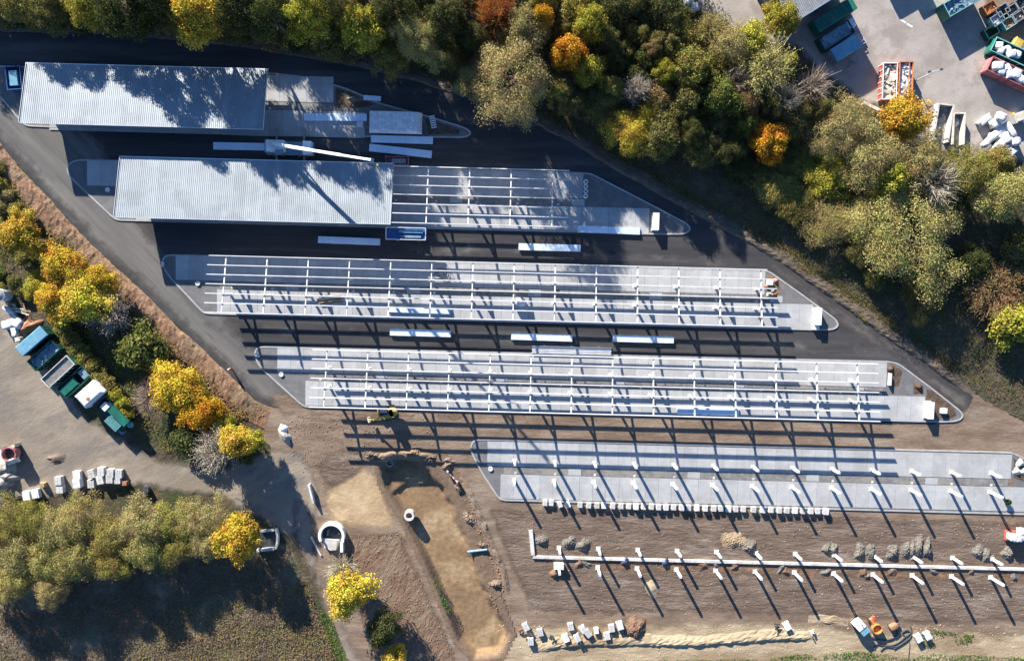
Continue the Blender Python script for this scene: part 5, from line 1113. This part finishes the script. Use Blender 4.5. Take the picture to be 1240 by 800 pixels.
# the wood goes on past the top edge
for i in range(30):
    u = -100+i*32+random.uniform(-8,8); v = random.uniform(-58,-34)
    tree(u,v,random.uniform(26,36),random.choice(['dgreen','dolive','olive']),random.choice(['dense','big']),f'tall tree of the wood at the top edge, {ORD[i]} from left','trees past the top edge',random.uniform(7.5,9.5))
# shrubs added under the wood edge to block sun slipping below the crowns
for i in range(26):
    u = 5+i*17+random.uniform(-5,5); v = float(np.interp(u,[a for a,_ in UP_EDGE],[b_ for _,b_ in UP_EDGE]))-random.uniform(13,20)
    tree(u,v,random.uniform(10,15),random.choice(['dgreen','dolive','olive','brown']),'bush',f'added low shrub along the verge under the wood, screening low sun, {ORD[i]} from left','shrubs added along the upper verge',random.uniform(2.4,3.8),'shrub','shrub')
for i,(u,v) in enumerate([(1280,200),(1290,240),(1300,300),(1290,370),(1310,430)]): tree(u,v,34,'dolive','big',f'dark olive tree at the right edge of the wood, {ORD[i]} from top','trees past the right edge',8)
# potted shrub
f_ = link('foliage', PRO['bush'][0], POTTED); f_.color = (.04,.07,.02,1); f_.scale = (.8,.8,1.2); link('stem', TRK[0], POTTED)

# --- ground cover nobody could count
def scatter(name, poly, n_, size, hmax, col, label, cat, seed, mat_='grass', upright=.3):
    rng = np.random.default_rng(seed); P = [p.xy for p in px(poly)]; x0, x1 = min(p.x for p in P), max(p.x for p in P); y0, y1 = min(p.y for p in P), max(p.y for p in P); pts = []
    while len(pts) < n_:
        x, y = rng.uniform(x0,x1), rng.uniform(y0,y1)
        if mnoise.noise(Vector((x*.16,y*.16,seed)))+.45*mnoise.noise(Vector((x*.6,y*.6,seed))) < rng.uniform(-.55,.25): continue
        if inside((x,y),P): pts.append((x,y,rng.uniform(.02,1)**1.4*hmax*(.6+.6*mnoise.noise(Vector((x*.3,y*.3,1))))))
    pts = np.array(pts); pts[:,2] = np.maximum(pts[:,2],.03); N_ = rng.normal(size=(n_,3)); N_[:,2] = np.abs(N_[:,2])+upright
    o = link(name, quads_mesh(name, leaf_arrays(pts, N_, size, rng, .6), M[mat_])); o.color = (*col,1); o['kind'] = 'stuff'; o['label'] = label; o['category'] = cat; return o
wood_poly = [(-20,-60),(870,-60),(870,0),(905,50),(960,68),(1010,112),(1060,140),(1120,180),(1240,200),(1300,200),(1300,500),(1215,486)]+[(u+3,v-10) for u,v in UP_EDGE[::-1]]
scatter('undergrowth', wood_poly, 26000, .22, 1.3, (.115,.105,.042), 'dark undergrowth on the floor of the wood', 'undergrowth', 1)
scatter('leaf_litter', wood_poly, 14000, .16, .15, (.20,.125,.055), 'fallen brown leaves on the floor of the wood', 'leaves', 2)
scatter('verge_grass', [(u+4,v-6) for u,v in UP_EDGE]+[(u+12,v-20) for u,v in UP_EDGE[::-1]], 12000, .16, .35, (.13,.115,.045), 'rough grass along the verge of the upper road', 'grass', 3)
scatter('verge_grass', [(950,312),(985,330),(1025,362),(1060,388),(1050,392),(1000,352),(955,322)], 1500, .2, .4, (.19,.15,.04), 'lit yellow green grass on the verge of the right road bend', 'grass', 4)
scatter('verge_grass', [(u-14,v+10) for u,v in LO_EDGE]+[(u-60,v+30) for u,v in LO_EDGE[:0:-1]], 16000, .2, .55, (.27,.185,.08), 'rough grass and weeds on the bank left of the road', 'grass', 5)
scatter('bank_weeds', [(-20,190),(30,240),(110,320),(200,420),(310,530),(330,550),(262,560),(200,545),(155,505),(100,430),(50,370),(-20,340)], 16000, .2, .6, (.20,.175,.055), 'green weeds on the bank between road and left yard', 'weeds', 6)
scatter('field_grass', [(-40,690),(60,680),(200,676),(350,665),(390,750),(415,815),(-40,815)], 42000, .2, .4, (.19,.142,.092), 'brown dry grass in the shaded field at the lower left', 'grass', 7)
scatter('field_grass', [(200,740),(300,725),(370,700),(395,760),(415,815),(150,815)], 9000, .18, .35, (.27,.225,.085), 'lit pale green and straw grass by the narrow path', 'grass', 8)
scatter('path_edge_grass', [(385,735),(400,745),(428,815),(412,815)], 1800, .16, .35, (.12,.17,.045), 'bright green grass strip beside the narrow path', 'grass', 9)
scatter('meadow_grass', [(640,812),(640,800),(930,797),(960,792),(1040,788),(1080,792),(1090,797),(1130,790),(1240,795),(1290,790),(1290,815)], 9000, .17, .4, (.09,.17,.03), 'green grass along the bottom right edge', 'grass', 10)
scatter('sand_weeds', [(1110,770),(1130,762),(1180,768),(1170,780),(1120,784)], 500, .2, .3, (.10,.16,.04), 'sparse green weeds on the sand at the lower right', 'weeds', 11)
scatter('pit_weeds', [(524,700),(530,703),(548,745),(540,742)], 160, .2, .35, (.08,.16,.04), 'few green weeds on the bank left of the pit', 'weeds', 12)

# --- loose stones and wheel ruts
def stones(name, poly, n_, size, m, label, seed):
    rng = np.random.default_rng(seed); P = [p.xy for p in px(poly)]; x0, x1 = min(p.x for p in P), max(p.x for p in P); y0, y1 = min(p.y for p in P), max(p.y for p in P); V = []; F = []
    while len(V) < n_*4:
        x, y = rng.uniform(x0,x1), rng.uniform(y0,y1)
        if mnoise.noise(Vector((x*.12,y*.3,seed))) < rng.uniform(-.5,.5) or not inside((x,y),P): continue
        s_ = size*(.3+1.1*rng.uniform(0,1)**4); a = rng.uniform(0,6.3); b0 = len(V)
        for q in range(3): V.append((x+s_*math.cos(a+q*2.1)*rng.uniform(.6,1.2), y+s_*math.sin(a+q*2.1), .0))
        V.append((x+rng.normal()*s_*.2, y, s_*rng.uniform(.3,.6)+.01)); F += [(b0,b0+1,b0+3),(b0+1,b0+2,b0+3),(b0+2,b0,b0+3)]
    o = MB().add(V,F).build(name, M[m]); o['kind'] = 'stuff'; o['label'] = label; o['category'] = 'stones'
LOT = [(625,616),(1290,634),(1290,750),(1000,746),(640,742),(618,690)]
stones('loose_stones', LOT, 3200, .17, 'dirt', 'loose brown stones strewn over the bare soil lot', 31)
stones('loose_stones', LOT, 700, .12, 'rubble', 'loose pale stones strewn over the bare soil lot', 32)
stones('loose_clods', [(600,756),(1290,756),(1290,798),(600,798)], 2600, .16, 'sand2', 'loose sandy clods along the bottom sand strip', 33)
stones('loose_clods', [(340,500),(560,500),(560,540),(470,545),(440,560),(390,590),(360,570)], 1500, .18, 'dirt', 'loose clods on the soil above the pit', 34)
stones('loose_clods', [(552,560),(575,600),(620,740),(600,740),(560,620)], 900, .25, 'red_dirt', 'broken clods along the right pit bank', 35)
stones('loose_clods', [(415,650),(484,642),(550,790),(470,795)], 2400, .2, 'tilled', 'red brown clods on the tilled soil left of the pit', 36)
stones('bank_clods', [(u-4,v+4) for u,v in LO_EDGE]+[(u-24,v+18) for u,v in LO_EDGE[::-1]], 2600, .3, 'red_dirt', 'clods on the rusty soil bank beside the left road', 39)

for i,(u,v,sx,sy,sz,m,nm) in enumerate([(452,552,1.8,1.0,.7,'dirt_dark','left of the ridge'),(500,548,2.2,1.0,.8,'dirt','top middle'),(522,556,1.6,1.2,.6,'dirt_dark','right of middle'),(541,562,1.4,1.0,.6,'dirt','top right'),(556,592,1.0,1.6,.5,'dirt_dark','on the right bank, uppermost'),(568,628,1.0,1.7,.5,'dirt','on the right bank, second'),(583,660,1.0,1.4,.5,'dirt_dark','on the right bank, third'),(600,706,1.0,1.5,.5,'dirt','on the right bank, lowest')]):
    o = noise_blob('spoil_heap', M[m], sx, sy, sz, 130+i*2.2, 18, 32, .9, clod=.2); p = G(u,v); o.location = (p.x,p.y,-.02); o.rotation_euler = (0,0,-.3+.2*i); tag(o, f'ragged brown spoil heap at the pit, {nm}', 'heap', 'spoil heaps round the pit')
